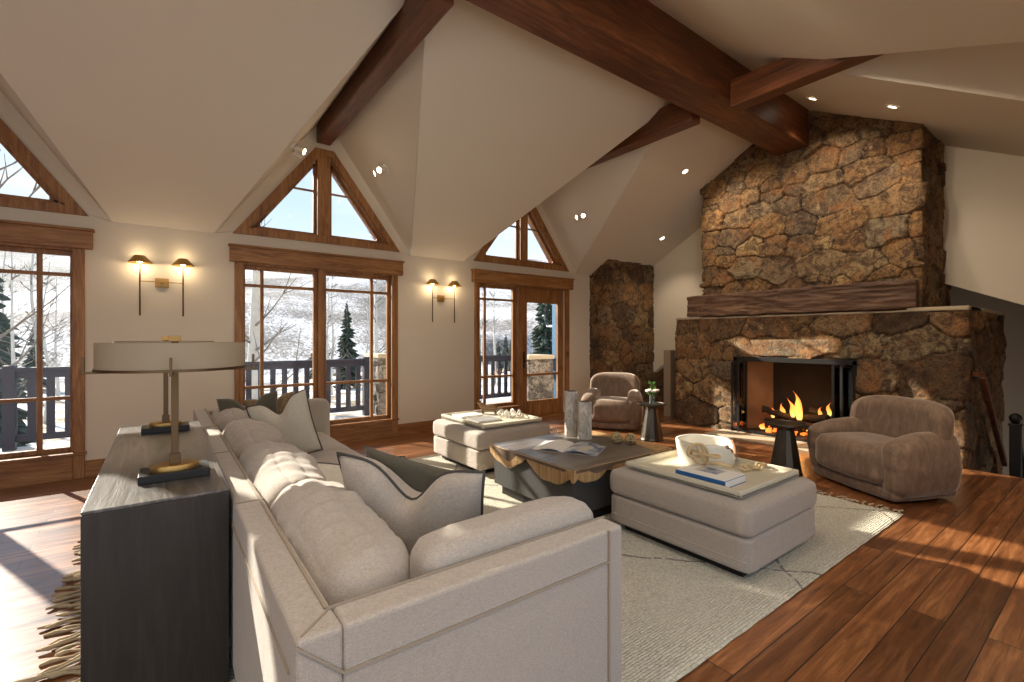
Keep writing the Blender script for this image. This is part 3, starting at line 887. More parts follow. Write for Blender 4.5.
# metal frame with folded glass doors
b = MB()
b.box(FX - .05, FX + .05, OY0 - .02, OY1 + .03, OZ - .055, OZ + .012)
b.box(FX - .05, FX + .05, OY1 - .03, OY1 + .03, .02, OZ).box(FX - .05, FX + .05, OY0 - .02, OY0 + .03, .02, OZ)
b.box(FX - .05, FX + .05, OY0, OY1, .018, .05)
b.build('door_frame', M['black'], fp, bevel=.004)
def fold_door(y, sg):
    for k in range(2):
        y0 = y + sg * (.05 + .055 * k); ang = .10 if k == 0 else -.06
        p0 = Vector((FX - .02 + .05, y0, 0)); p1 = p0 + Vector((-.30, sg * ang * .9, 0))
        o = MB()
        o.bar((p0.x, p0.y, .06), (p0.x, p0.y, OZ - .06), .022, .028).bar((p1.x, p1.y, .06), (p1.x, p1.y, OZ - .06), .022, .028)
        o.bar((p0.x, p0.y, .07), (p1.x, p1.y, .07), .022, .03).bar((p0.x, p0.y, OZ - .07), (p1.x, p1.y, OZ - .07), .022, .03)
        d = o.build('folding_door', M['black'], fp, bevel=.003)
        MB().bar((p0.x, p0.y, OZ / 2), (p1.x, p1.y, OZ / 2), .005, OZ - .18).build('pane', M['glass'], d)
        if k == 0: MB().bar((p1.x - .02, p1.y, .50), (p1.x - .02, p1.y, .62), .014, .014).build('handle', M['drum'], d)
fold_door(OY1 - .02, -1); fold_door(OY0 + .02, 1)
# grate, logs, embers, flames
b = MB()
for k in range(8): b.bar((FX + .12, 2.5 + k * .1, .12), (FX + .5, 2.5 + k * .1, .12), .016, .016)
for y in (2.52, 3.18):
    b.bar((FX + .14, y, .03), (FX + .14, y, .20), .018, .018).bar((FX + .48, y, .03), (FX + .48, y, .12), .018, .018)
b.bar((FX + .14, 2.48, .12), (FX + .14, 3.22, .12), .018, .018)
b.build('grate', M['black'], fp)
def log(p0, p1, r, nm='log'):
    pts = [Vector(p0).lerp(Vector(p1), t / 8) + Vector((0, 0, .008 * math.sin(t * 2.1))) for t in range(9)]
    MB().tube(pts, [r * (1 + .12 * math.sin(i * 3.3)) for i in range(9)], 12).build(nm, M['log'], fp, auto=True)
log((FX + .16, 2.42, .20), (FX + .20, 3.30, .18), .055)
log((FX + .34, 2.38, .19), (FX + .36, 3.26, .22), .06)
log((FX + .20, 2.50, .33), (FX + .34, 3.05, .25), .05)
log((FX + .30, 2.95, .25), (FX + .22, 3.36, .36), .05)
log((FX + .26, 2.36, .30), (FX + .30, 2.75, .40), .045)
random.seed(3)
b = MB()
for k in range(46):
    b.rbox((FX + random.uniform(.1, .5), random.uniform(2.4, 3.35), .055 + random.uniform(0, .03)), (random.uniform(.03, .07),) * 3, .01, 2)
tag(b.build('embers', M['ember'], fp), kind='stuff')
def flame(y, x, z, h, w, lean=0, ph=0):
    vs = []; n = 12; m = 14; b = MB()
    for i in range(m):
        t = i / (m - 1)
        r = w * (math.sin(math.pi * min(1, t * .85 + .18)) ** 1.1) * (1 - t) ** .35 if t < 1 else .001
        cx = math.sin(t * 5 + ph) * .02 * t; cy = lean * t * t + math.sin(t * 6.5 + ph) * .028 * t
        for k in range(n):
            a = 2 * math.pi * k / n
            vs.append((x + cx + math.cos(a) * r * .55, y + cy + math.sin(a) * r, z + h * t))
    fs = [(i * n + k, i * n + (k + 1) % n, (i + 1) * n + (k + 1) % n, (i + 1) * n + k) for i in range(m - 1) for k in range(n)]
    b.add(vs, fs).build('flame', M['flame'], fp, True)
flame(2.86, FX + .22, .26, .40, .062, .07, 0)
flame(2.96, FX + .26, .28, .27, .045, .05, 1.3)
flame(3.12, FX + .28, .26, .20, .05, -.02, 2.0)
flame(3.22, FX + .24, .24, .16, .035, .02, .5)
flame(2.62, FX + .26, .30, .17, .035, -.02, 3.0)
flame(2.50, FX + .24, .36, .18, .032, .01, 4.0)
flame(2.70, FX + .16, .10, .12, .05, 0, 5.0)
flame(3.40, FX + .30, .04, .10, .05, 0, 5.0)
fl = bpy.data.lights.new('fire_light', 'POINT'); fl.energy = 5; fl.color = (1, .42, .12); fl.shadow_soft_size = .12
flo = bpy.data.objects.new('fire_light', fl); COL.objects.link(flo); flo.location = (FX + .12, 2.9, .50)

# stone column left of the fireplace
sc_ = empty('stone_column', (0, 0, 0), 0, 'narrow rustic stone column between glazed door and stairwell opening', 'column')
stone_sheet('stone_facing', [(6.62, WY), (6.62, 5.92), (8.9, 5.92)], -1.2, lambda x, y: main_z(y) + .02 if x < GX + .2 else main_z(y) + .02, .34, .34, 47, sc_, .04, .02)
# white grey newel/jamb beside the hearth block and its soffit edge
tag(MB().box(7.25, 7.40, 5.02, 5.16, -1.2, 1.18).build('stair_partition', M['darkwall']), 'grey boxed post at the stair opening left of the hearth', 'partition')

# ---- stair rail on the right of the fireplace
sr = empty('stair_railing', (6.95, .9, 0), 0, 'dark wooden stair handrail with newel post right of the stone hearth', 'railing')
def W2(o): o.location = (-6.95, -.9, 0); return o
W2(MB().bar((6.98, 1.02, 1.00), (8.35, 1.02, -.16), .05, .07).bar((6.90, 1.09, 1.02), (6.99, 1.02, 1.01), .05, .05).build('handrail', M['beam'], sr, bevel=.01))
def newel(x, y, zb, zt):
    return MB().box(x - .045, x + .045, y - .045, y + .045, zb, zt - .14).box(x - .055, x + .055, y - .055, y + .055, zt - .14, zt - .115).lathe([(.025, zt - .115), (.05, zt - .08), (.055, zt - .05), (.04, zt - .015), (.012, zt)], (x, y, 0), 16)
W2(newel(7.55, .84, -2.2, .57).build('newel_post', M['black'], sr, bevel=.006))
W2(MB().bar((7.55, .84, .36), (8.6, .84, -.52), .05, .06).build('lower_handrail', M['black'], sr, bevel=.006))
for k in range(7): W2(MB().bar((7.68 + .13 * k, .84, -1.2 - .0 * k), (7.68 + .13 * k, .84, .22 - .11 * k), .022, .022).build('baluster', M['black'], sr))
b = MB()
for k in range(10): b.box(FX + .02 + k * .26, FX + .02 + (k + 1) * .26, -.9, 1.03, -2.4, -.18 * (k + 1))
tag(b.build('staircase', M['floor']), 'wooden steps going down behind the hearth on the right', 'staircase')

# ------------------------------------------------------------------ ceiling lamps
def ray(px, py):
    s, c = math.sin(YAW), math.cos(YAW); u = (px - 512) / F_PX; v = (338 - py) / F_PX
    return Vector((s + c * u, c - s * u, v))
def hit_ceiling(px, py):
    d = ray(px, py); o = Vector((0, 0, 1.4)); t = .5
    def cz(p):
        z = main_z(p.y)
        for c in (DORM if p.y > RY else DORM_S):
            zz = (DZ if p.y > RY else DZS) - abs(p.x - c) * 1.39
            if zz > z: z = zz
        return z
    while t < 14:
        p = o + d * t
        if p.z > cz(p): break
        t += .01
    p = o + d * t; e = .02
    n = Vector((-(cz(p + Vector((e, 0, 0))) - cz(p - Vector((e, 0, 0)))) / (2 * e), -(cz(p + Vector((0, e, 0))) - cz(p - Vector((0, e, 0)))) / (2 * e), 1)).normalized()
    return p, n
def spot_light(name, loc, target, energy, size=60, blend=.8, color=(1, .84, .64), r=.04, parent=None):
    d = bpy.data.lights.new(name, 'SPOT'); d.energy = energy; d.color = color; d.spot_size = math.radians(size); d.spot_blend = blend; d.shadow_soft_size = r
    o = bpy.data.objects.new(name, d); COL.objects.link(o); o.location = loc
    o.rotation_euler = (Vector(target) - Vector(loc)).to_track_quat('-Z', 'Y').to_euler()
    return o
def recessed(loc, nrm, label, energy=25, target=None, size=105):
    q = (-Vector(nrm)).to_track_quat('-Z', 'Y') if False else Vector(nrm).to_track_quat('Z', 'Y')
    r = empty('recessed_light', loc); r.rotation_mode = 'QUATERNION'; r.rotation_quaternion = q
    tag(r, label, 'ceiling light', 'recessed ceiling lights')
    MB().lathe([(.042, -.004), (.062, -.004), (.062, -.012), (.046, -.014), (.040, -.006)], (0, 0, 0), 24, close=False).build('trim_ring', M['white'], r, True)
    MB().cyl((0, 0, -.010), (0, 0, -.004), .041, n=24).build('lamp_lens', M['can'], r)
    if energy:
        down = Vector(loc) - Vector(nrm) * .06
        spot_light('recessed_lamp', down, target or (loc[0], loc[1], 0), energy, size)
cans = [((813, 98), 'recessed ceiling light above chimney, left of two over the stone', 42, (6.95, 2.3, 2.4)),
        ((893, 106), 'recessed ceiling light above chimney, right of two over the stone', 30, (6.95, 1.8, 2.2)),
        ((685, 171), 'recessed ceiling light in slope left of chimney, nearer the ridge beam', 58, (6.95, 3.3, 2.7)),
        ((662, 238), 'recessed ceiling light in slope above stone column, lower of two', 28, None)]
for (px, lab, en, tg) in cans:
    p, n = hit_ceiling(*px)
    recessed(p, n, lab, en, tg)
def spot_fixture(px, label, dx):
    p, n = hit_ceiling(*px)
    q = n.to_track_quat('Z', 'Y')
    r = empty('spotlight', p); r.rotation_mode = 'QUATERNION'; r.rotation_quaternion = q
    tag(r, label, 'spotlight', 'twin ceiling spotlights')
    MB().cyl((0, 0, -.02), (0, 0, 0), .055, n=24).cyl((0, 0, -.05), (0, 0, -.02), .012).build('mount', M['white'], r, auto=True)
    for s in (-1, 1):
        h = MB().cyl((s * .035, 0, -.045), (s * .075, .02, -.13), .028, .036, 18).build('lamp_head', M['white'], r, auto=True)
        MB().cyl((s * .076, .0205, -.1315), (s * .077, .021, -.134), .030, .030, 18).build('lamp_lens', M['bulb'], h)
    down = p - n * .22
    spot_light('spotlight_lamp', down, (p.x + dx, p.y - .5, 0), 22, 90)
spot_fixture((386, 169), 'small twin white spotlight on slope right of the middle triangular window', .5)
spot_fixture((291, 146), 'small twin white spotlight on slope left of the middle triangular window', -.5)
spot_fixture((585, 214), 'small twin white spotlight on slope right of the right triangular window', .3)
# unseen lamps added to brighten the room, two of them aimed at the fireplace
PLACES = ('beyond the console at far left', 'left of the console lamps', 'straight above the near sofa arm', 'behind the camera above the floor', 'behind the camera at right', 'above the middle of the rug', 'above the console table', 'above the nearer ottoman', 'left of the seating area near the ridge', 'above the back of the sofa')
for (x, y), pl in zip(((-4.2, 2.0), (-3.0, .3), (1.5, 1.3), (.3, -.5), (4.2, -.6), (2.2, 1.9), (.2, 3.3), (3.2, 1.5), (-1.2, 3.0), (-1.0, .6)), PLACES):
    z = main_z(y)
    k = KN if y > RY else -KS
    aim = (6.9, 2.6, .9) if pl in ('above the nearer ottoman', 'above the middle of the rug') else None
    recessed(Vector((x, y, z)), Vector((0, k, 1)).normalized(), 'unseen added fill lamp ' + pl, 105 if aim else 62, aim, 95 if aim else 130)

def sconce(cx, label):
    r = empty('wall_sconce', (cx, WY, 1.995), 0, label, 'wall lamp', 'double arm brass wall sconces')
    MB().box(-.06, .06, -.02, 0, -.05, .05).box(-.045, .045, -.03, -.02, -.035, .035).build('backplate', M['brass'], r, bevel=.004)
    MB().bar((-.185, -.10, .0), (.185, -.10, .0), .009, .009).bar((0, -.10, 0), (0, -.02, 0), .02, .02).build('arm', M['brass'], r, bevel=.002)
    for s in (-1, 1):
        x = s * .185
        MB().cyl((x, -.10, -.36), (x, -.10, .24), .0075, n=12).build('rod', M['bronze'], r, True)
        MB().lathe([(.105, .19), (.045, .265), (.04, .268), (.042, .262), (.1, .188)], (x, -.10, 0), 28, close=False).add(*_disc(x, -.10, .267, .042)).build('lamp_shade', M['brass'], r, auto=True)
        MB().lathe([(.004, .185), (.02, .195), (.024, .215), (.012, .24)], (x, -.10, 0), 16).build('bulb', M['bulb'], r, True)
        l = bpy.data.lights.new('sconce_lamp', 'POINT'); l.energy = 2.2; l.color = (1, .76, .46); l.shadow_soft_size = .02
        lo = bpy.data.objects.new('sconce_lamp', l); COL.objects.link(lo); lo.location = (cx + x, WY - .10, 1.995 + .17)
        l2 = bpy.data.lights.new('sconce_uplight', 'POINT'); l2.energy = .6; l2.color = (1, .76, .46); l2.shadow_soft_size = .02
        lo = bpy.data.objects.new('sconce_uplight', l2); COL.objects.link(lo); lo.location = (cx + x, WY - .10, 1.995 + .285)
def _disc(x, y, z, r, n=28):
    return [(x + math.cos(2 * math.pi * i / n) * r, y + math.sin(2 * math.pi * i / n) * r, z) for i in range(n)], [tuple(range(n))]
sconce(.0, 'double brass wall sconce between the left window and the middle window')
sconce(3.38, 'double brass wall sconce between the middle window and the glazed door')

# ------------------------------------------------------------------ rug
rug = empty('area_rug', (2.23, 3.09, 0), 0, 'cream wool rug with faint dark lozenge lines and fringed ends', 'rug')
RX, RYh = 2.48, 1.96
nx, ny = 150, 120; vs = []; fs = []
for i in range(nx + 1):
    for j in range(ny + 1):
        u, v = i / nx * 2 - 1, j / ny * 2 - 1
        x = u * RX + .008 * math.sin(j * .55) * abs(u) ** 8; y = v * RYh + .0012 * math.sin(i * .9) * abs(v) ** 8
        e = min(1, (1 - max(abs(u), abs(v))) * 60)
        vs.append((x, y, .006 + .012 * e + .003 * mnoise.noise(Vector((x * 9, y * 9, 0)))))
for i in range(nx):
    for j in range(ny):
        a = i * (ny + 1) + j; fs.append((a, a + ny + 1, a + ny + 2, a + 1))
MB().add(vs, fs).build('pile', M['rug'], rug, True)
random.seed(8)
for sg in (-1, 1):
    b = MB()
    for k in range(120):
        y = -RYh + .02 + k * (2 * RYh - .04) / 94 + random.uniform(-.008, .008)
        L = random.uniform(.12, .24) * (1.0 if sg < 0 else .45); dy = random.uniform(-.07, .07)
        pts = [(sg * (RX - .01 + L * t), y + dy * t * t + .012 * math.sin(t * 7 + k), .012 + .006 * math.sin(t * 3 + k)) for t in (0, .2, .4, .6, .8, 1)]
        b.tube(pts, [.007, .009, .006, .007, .012, .006] if sg < 0 else [.006, .008, .005, .005, .006, .003], 6)
    tag(b.build('fringe', M['fringe'], rug, True), kind='stuff')

# ------------------------------------------------------------------ sofa
def wrinkle(amp, f=6, seed=0, st=(1, 1, 1)):
    def w(p): return amp * (mnoise.noise(Vector((p[0] * f * st[0] + seed, p[1] * f * st[1], p[2] * f * st[2]))) + .5 * mnoise.noise(Vector((p[0] * f * 2.3 * st[0] + seed, p[1] * f * 2.3 * st[1], p[2] * f * 2.3 * st[2]))))
    return w
RT = .018  # rug thickness
sofa = empty('sofa', (.23, 1.08, RT), 0, 'long greige linen sectional sofa with loose back cushions on the rug', 'sofa')
SL, SD, SH = 4.14, 1.055, .75 - RT
FT = .10
# shelter frame: back and both arms with a wide flat top rail
b = MB()
b.box(0, FT, 0, SL, .04, SH)
b.build('back_frame', M['linen'], sofa, bevel=.012, seg=3)
MB().box(FT, SD, 0, FT, .04, SH).build('arm_frame', M['linen'], sofa, bevel=.012, seg=3)
MB().box(FT, SD, SL - FT, SL, .04, SH - .02).build('arm_frame', M['linen'], sofa, bevel=.012, seg=3)
# welt seams standing proud on the near arm panel and back panel
b = MB()
b.bar((.10, -.004, SH - .105), (SD - .075, -.004, SH - .105), .006, .006).bar((SD - .075, -.004, .04), (SD - .075, -.004, SH - .0), .007, .007)
b.bar((0.0, -.003, SH - .012), (.10, -.004, SH - .105), .005, .005)
b.bar((.09, .085, SH + .001), (.012, .012, SH + .001), .005, .004)
for y in (1.04, 2.04, 3.01): b.bar((.0, y, SH + .001), (FT, y, SH + .001), .008, .004)
b.bar((-.003, .06, SH - .10), (-.003, SL - .06, SH - .10), .005, .005)
b.bar((FT - .015, FT - .01, SH + .002), (FT - .015, SL - .1, SH + .002), .008, .006)
b.bar((FT - .015, FT - .012, SH + .002), (SD, FT - .012, SH + .002), .006, .006)
b.build('welt_seam', M['pipe'] if False else m_plain('darker seam thread', lin(150, 136, 120), .9), sofa)
MB().box(FT, SD - .02, FT, SL - FT, .05, .25).build('seat_base', M['linen'], sofa, bevel=.015)
for y in (.06, SL - .1):
    for x in (.05, SD - .08):
        MB().cyl((x, y, 0), (x, y, .05), .022, .026).build('leg', M['black'], sofa)
def puff(amp, wr, power=4):
    def f(q, p):
        k = (1 - abs(q.x) ** power) * (1 - abs(q.y) ** power)
        s = 1 if q.z > 0 else -1
        z = p[2] + (amp * k * s if abs(q.z) > .5 else 0)
        w = wr(p)
        return (p[0] + w * .3, p[1] + w * .3, z + w * k)
    return f
sec = [(.21, 1.04), (1.04, 2.04), (2.04, 3.01), (3.01, SL - .22)]
for i, (a, e) in enumerate(sec):
    a2 = a if i else .26
    MB().rbox((.60 + .05, (a + e) / 2, .34), (.90, e - a - .008, .19), .05, 20, puff(.022, wrinkle(.006, 5, i * 3))).build('seat_cushion', M['linen2'] if False else M['linen'], sofa, True)
def back_cushion(yc, w, seed):
    wr = wrinkle(.010, 5, seed, (1, .8, 1)); wr2 = wrinkle(.011, 9, seed + 5, (.45, 2.4, .45))
    def f(q, p):
        k = (1 - abs(q.y) ** 4) * (1 - abs(q.z) ** 4)
        x = p[0] + (.065 * k * (1 if q.x > 0 else -.25) if abs(q.x) > .3 else 0)
        z = p[2] + .03 * (1 - abs(q.y) ** 2.5) * (1 if q.z > 0 else 0)
        z -= .02 * math.cos(q.y * 3 + seed) * (q.z > 0)
        g = wr(p) + wr2(p) + .005 * math.sin(p[1] * 75 + 2.5 * math.sin(p[1] * 9 + seed) + p[0] * 14 * (1 if p[0] > 0 else -1)) * max(0, q.z) * (.5 + .5 * math.sin(p[1] * 13 + seed))
        g -= .004 * math.exp(-((p[0] - .0) / .008) ** 2) * (q.z > .5)
        return (x + g * (.4 + k), p[1] + g * .4, z + g)
    ang = .20
    o = MB().rbox((0, 0, 0), (.225, w, .46), .10, 48, f).build('back_cushion', M['linen'], sofa, True)
    o.location = (.255, yc, .55); o.rotation_euler = (0, -ang, 0)
    # centre seam
    pts = []
    for k in range(31):
        t = k / 30 * 2 - 1
        y = t * (w / 2 - .01)
        zt = .25 + .035 * (1 - abs(t) ** 2.5) - .02 * math.cos(t * 3 + seed) + .012
        g = wr((0, y, .25)) + wr2((0, y, .25))
        pts.append((0.0 + g * .4, y + g * .4, zt - .004 + g - .25 * max(0, abs(t) - .82) ** 1.3))
    return o
for i, (a, e) in enumerate(sec):
    a3, e3 = (a - .05, e + .01) if i == 0 else (a, e)
    back_cushion((a3 + e3) / 2, e3 - a3 + .01, i * 7 + 2)
# padded arm cushions standing inside both arms
def arm_pad(name, c, size, seed, hump=.03):
    wr = wrinkle(.007, 6, seed)
    def f(q, p):
        k = (1 - abs(q.x) ** 4)
        return (p[0] + wr(p) * .5, p[1], p[2] + (hump * k if q.z > 0 else 0) + wr(p))
    MB().rbox(c, size, .05, 20, f).build(name, M['linen'], sofa, True)
arm_pad('arm_cushion', (.70, FT + .075, .545), (.69, .15, .46), 3)
arm_pad('arm_cushion', (.86, SL - FT - .075, .52), (.60, .15, .44), 9)

# throw pillows ----------------------------------------------------
def pillow(name, loc, rot, w, h, t, mat, label, cat='pillow', dent=.10, piping=True, back=None, group=None):
    root = empty(name, loc, 0, label, cat, group)
    root.rotation_euler = rot
    n = 26; vs = []; fs = []
    def outline(u, v):
        # concave sides, pointed corners, chopped top
        x = u * w / 2 * (1 - .07 * (1 - v * v)); z = v * h / 2 * (1 - .06 * (1 - u * u))
        z -= dent * math.exp(-(u / .33) ** 2) * max(0, v) ** 1.5
        return x, z
    grids = []
    for s in (1, -1):
        g = {}
        for i in range(n + 1):
            for j in range(n + 1):
                u, v = i / n * 2 - 1, j / n * 2 - 1
                edge = i in (0, n) or j in (0, n)
                if s == -1 and edge: g[i, j] = grids[0][i, j]; continue
                x, z = outline(u, v)
                T_ = t / 2 * (max(0, (1 - u * u)) * max(0, (1 - v * v))) ** .42
                T_ *= 1 - .35 * math.exp(-((u / .28) ** 2)) * max(0, v)
                y = s * T_ + .006 * mnoise.noise(Vector((x * 9 + s * 5, z * 9, w * 31))) * (0 if edge else 1)
                g[i, j] = len(vs); vs.append((x, y, z))
        grids.append(g)
        for i in range(n):
            for j in range(n):
                q = (g[i, j], g[i + 1, j], g[i + 1, j + 1], g[i, j + 1])
                fs.append(q if s == -1 else q[::-1])
    o = MB().add(vs, fs).build('cover', mat, root, True)
    if back:
        o.data.materials.append(back)
        for k, p in enumerate(o.data.polygons):
            if k >= n * n: p.material_index = 1
    if piping:
        rim = [outline(u, v) for u, v in [(-1 + 2 * k / 24, 1) for k in range(24)] + [(1, 1 - 2 * k / 24) for k in range(24)] + [(1 - 2 * k / 24, -1) for k in range(24)] + [(-1, -1 + 2 * k / 24) for k in range(24)]]
        MB().tube([(x, 0, z) for x, z in rim], .006, 6, True).build('piping', M['pipe'], root, True)
    return root
R = math.radians
# near group, leaning at the near corner of the sofa
pillow('throw_pillow', (.79, 1.70, .69), (R(18), R(3), R(-51)), .60, .52, .21, M['linen'], 'large greige throw pillow with chopped top, frontmost at the near sofa arm', dent=.15)
pillow('throw_pillow', (.86, 1.83, .685), (R(16), R(10), R(-51)), .50, .47, .12, M['olive'], 'dark olive throw pillow just behind the large greige pillow at the near arm', dent=.0, piping=False)
pillow('throw_pillow', (.74, 2.36, .59), (R(-38), R(2), R(-16)), .58, .44, .15, M['linen2'], 'cream throw pillow with dark piping lying low behind the big greige pillow', dent=.02)
# far group
pillow('throw_pillow', (.77, 4.02, .69), (R(-10), R(-17), R(-26)), .46, .50, .17, M['linen2'], 'cream chopped throw pillow with dark piping, frontmost at the far end of sofa', dent=.12)
pillow('throw_pillow', (.58, 4.34, .715), (R(-8), R(-6), R(-10)), .44, .45, .15, M['olive'], 'dark olive throw pillow behind the cream pillow at far end of sofa', dent=.10, piping=False)
pillow('throw_pillow', (.77, 4.48, .70), (R(-6), R(-8), R(-6)), .40, .42, .14, M['patt'], 'tan patterned throw pillow hindmost at the far end of sofa', dent=.07, piping=False)

# ------------------------------------------------------------------ console table and lamps
con = empty('console_table', (0, 0, 0), 0, 'charcoal cerused oak console table with solid sides behind the sofa', 'console table')
CX0, CX1, CY_0, CY_1, CZ = -.225, .215, 2.18, 4.12, .80
MB().box(CX0, CX1, CY_0, CY_1, CZ - .012, CZ).box(CX0 + .002, CX1 - .002, CY_0 + .06, CY_1 - .06, CZ - .06, CZ - .012).build('tabletop', M['cerused'], con, bevel=.003)
MB().box(CX0, CX1, CY_0, CY_0 + .06, RT, CZ - .0125).build('side_panel', M['cerusedz'], con, bevel=.003)
MB().box(CX0, CX1, CY_1 - .06, CY_1, RT, CZ - .0125).build('side_panel', M['cerusedz'], con, bevel=.003)
MB().box(CX0 + .01, CX1 - .01, CY_0 + .06, CY_1 - .06, .14, .18).build('shelf', M['cerused'], con)
MB().box(CX0 + .02, CX0 + .04, CY_0 + .06, CY_1 - .06, .18, CZ - .06).build('front_panel', M['cerusedz'], con)

def table_lamp(loc, label):
    r = empty('table_lamp', loc, 0, label, 'lamp', 'bronze table lamps on the console')
    MB().box(-.125, .125, -.085, .085, 0, .034).build('base', M['black'], r, bevel=.003)
    MB().lathe([(.085, .028), (.088, .034), (.088, .05), (.083, .055), (.02, .056)], (0, 0, 0), 40, 1.0, .72).build('base_disc', M['brass'], r, auto=True)
    MB().box(-.013, .013, -.013, .013, .056, .605).box(-.02, .02, -.02, .02, .056, .10).build('stem', M['bronze'], r, bevel=.002)
    MB().lathe([(.265, .475), (.265, .580), (.261, .580), (.261, .475)], (0, 0, 0), 72, close=False).build('lamp_shade', M['shade'], r, auto=True)
    MB().lathe([(.257, .562), (.257, .565), (.02, .565), (.02, .562)], (0, 0, 0), 72, close=False).build('diffuser', M['shade'], r, auto=True)
    MB().lathe([(.260, .465), (.269, .465), (.269, .476), (.260, .476), (.260, .465)], (0, 0, 0), 72, close=False).build('shade_ring', M['bronze'], r, auto=True)
    b = MB()
    for a in range(4):
        d = Vector((math.cos(a * math.pi / 2 - .06), math.sin(a * math.pi / 2 - .06), 0))
        b.bar(d * .01 + Vector((0, 0, .459)), d * .30 + Vector((0, 0, .459)), .010, .010)
        b.bar(d * .30 + Vector((0, 0, .453)), d * .30 + Vector((0, 0, .525)), .009, .014)
    b.build('cradle', M['bronze'], r, bevel=.001)
    MB().box(-.022, .022, -.014, .014, .585, .61).build('finial', M['brass'], r, bevel=.002)
    for s in (-1, 1): MB().lathe([(.004, .43), (.02, .45), (.026, .49), (.015, .52)], (s * .08, 0, .02), 14).build('bulb', M['white'], r, True)
    return r
table_lamp((.045, 2.52, CZ), 'nearer bronze table lamp with wide linen drum shade on the console')
table_lamp((.02, 3.80, CZ), 'farther bronze table lamp on the console, mostly behind the nearer shade')

# ------------------------------------------------------------------ ottomans
def ottoman(loc, sx, sy, label):
    r = empty('ottoman', loc, 0, label, 'ottoman', 'greige upholstered ottomans with trays')
    def f(q, p):
        k = (1 - abs(q.x) ** 6) * (1 - abs(q.y) ** 6)
        return (p[0] + (.008 * q.x * (1 - abs(q.z) ** 2)), p[1] + .008 * q.y * (1 - abs(q.z) ** 2), p[2] + .012 * k * (q.z > 0) + .003 * mnoise.noise(Vector(p) * 5))
    MB().rbox((0, 0, .345), (sx, sy, .185), .04, 24, f).build('seat_cushion', M['linen'], r, True)
    MB().rbox((0, 0, .155), (sx - .01, sy - .01, .20), .022, 14).build('upholstered_base', M['linen'], r, True)
    MB().tube([(a * (sx / 2 - .006 - .018 * c_), b_ * (sy / 2 - .006 - .018 * (1 - c_)), .12) for a, b_, c_ in ((-1, -1, 0), (-1, -1, 1), (1, -1, 1), (1, -1, 0), (1, 1, 0), (1, 1, 1), (-1, 1, 1), (-1, 1, 0))], .004, 6, True).build('seam', M['linen'], r)
    MB().box(-sx / 2 + .08, sx / 2 - .08, -sy / 2 + .08, sy / 2 - .08, 0, .056).build('plinth', M['black'], r)
    return r
OT2 = (3.06, 1.81, RT); OT1 = (2.99, 4.43, RT)
ottoman(OT2, .90, 1.02, 'greige upholstered ottoman holding a bowl and blue book, nearest the fireplace side')
ottoman(OT1, .94, 1.00, 'greige upholstered ottoman near the window, holding a tray with dog figurine')
OZT = RT + .447
def tray(loc, sx, sy, label):
    r = empty('tray', loc, 0, label, 'tray', 'cream leather trays on the ottomans')
    MB().box(-sx / 2, sx / 2, -sy / 2, sy / 2, 0, .012).build('bottom', M['leather'], r)
    b = MB(); t = .03
    b.box(-sx / 2, sx / 2, -sy / 2, -sy / 2 + t, .0, .038).box(-sx / 2, sx / 2, sy / 2 - t, sy / 2, .0, .038)
    b.box(-sx / 2, -sx / 2 + t, -sy / 2 + t, sy / 2 - t, .0, .038).box(sx / 2 - t, sx / 2, -sy / 2 + t, sy / 2 - t, .0, .038)
    b.build('rim', M['leather'], r, bevel=.004)
TR2 = (3.05, 1.80, OZT + .012); TR1 = (3.00, 4.44, OZT + .012)
tray(TR2, .76, .84, 'cream leather tray holding white bowl, blue book and rope knot')
tray(TR1, .78, .90, 'cream leather tray holding dog figurine and books by the window')
TZ = TR2[2] + .012

def book(loc, rz, sx, sy, h, cover, label, group=None):
    r = empty('book', loc, rz, label, 'book', group)
    MB().box(-sx / 2 + .004, sx / 2, -sy / 2 + .004, sy / 2 - .004, .003, h - .003).build('pages', M['paper'], r)
    MB().box(-sx / 2, sx / 2 + .003, -sy / 2, sy / 2, 0, .003).box(-sx / 2, sx / 2 + .003, -sy / 2, sy / 2, h - .003, h).box(-sx / 2 - .003, -sx / 2 + .002, -sy / 2, sy / 2, 0, h).build('cover', cover, r, bevel=.001)
    return r
bk = book((2.84, 1.67, TZ), 0, .25, .34, .046, M['bookblue'], 'thick white coffee table book with blue spine on the nearer tray')
MB().box(-.122, .127, -.168, .168, .046, .0472).build('jacket', M['paper'], bk)
MB().box(-.03, .09, -.06, .10, .0472, .0477).build('cover_picture', M['photo'], bk)
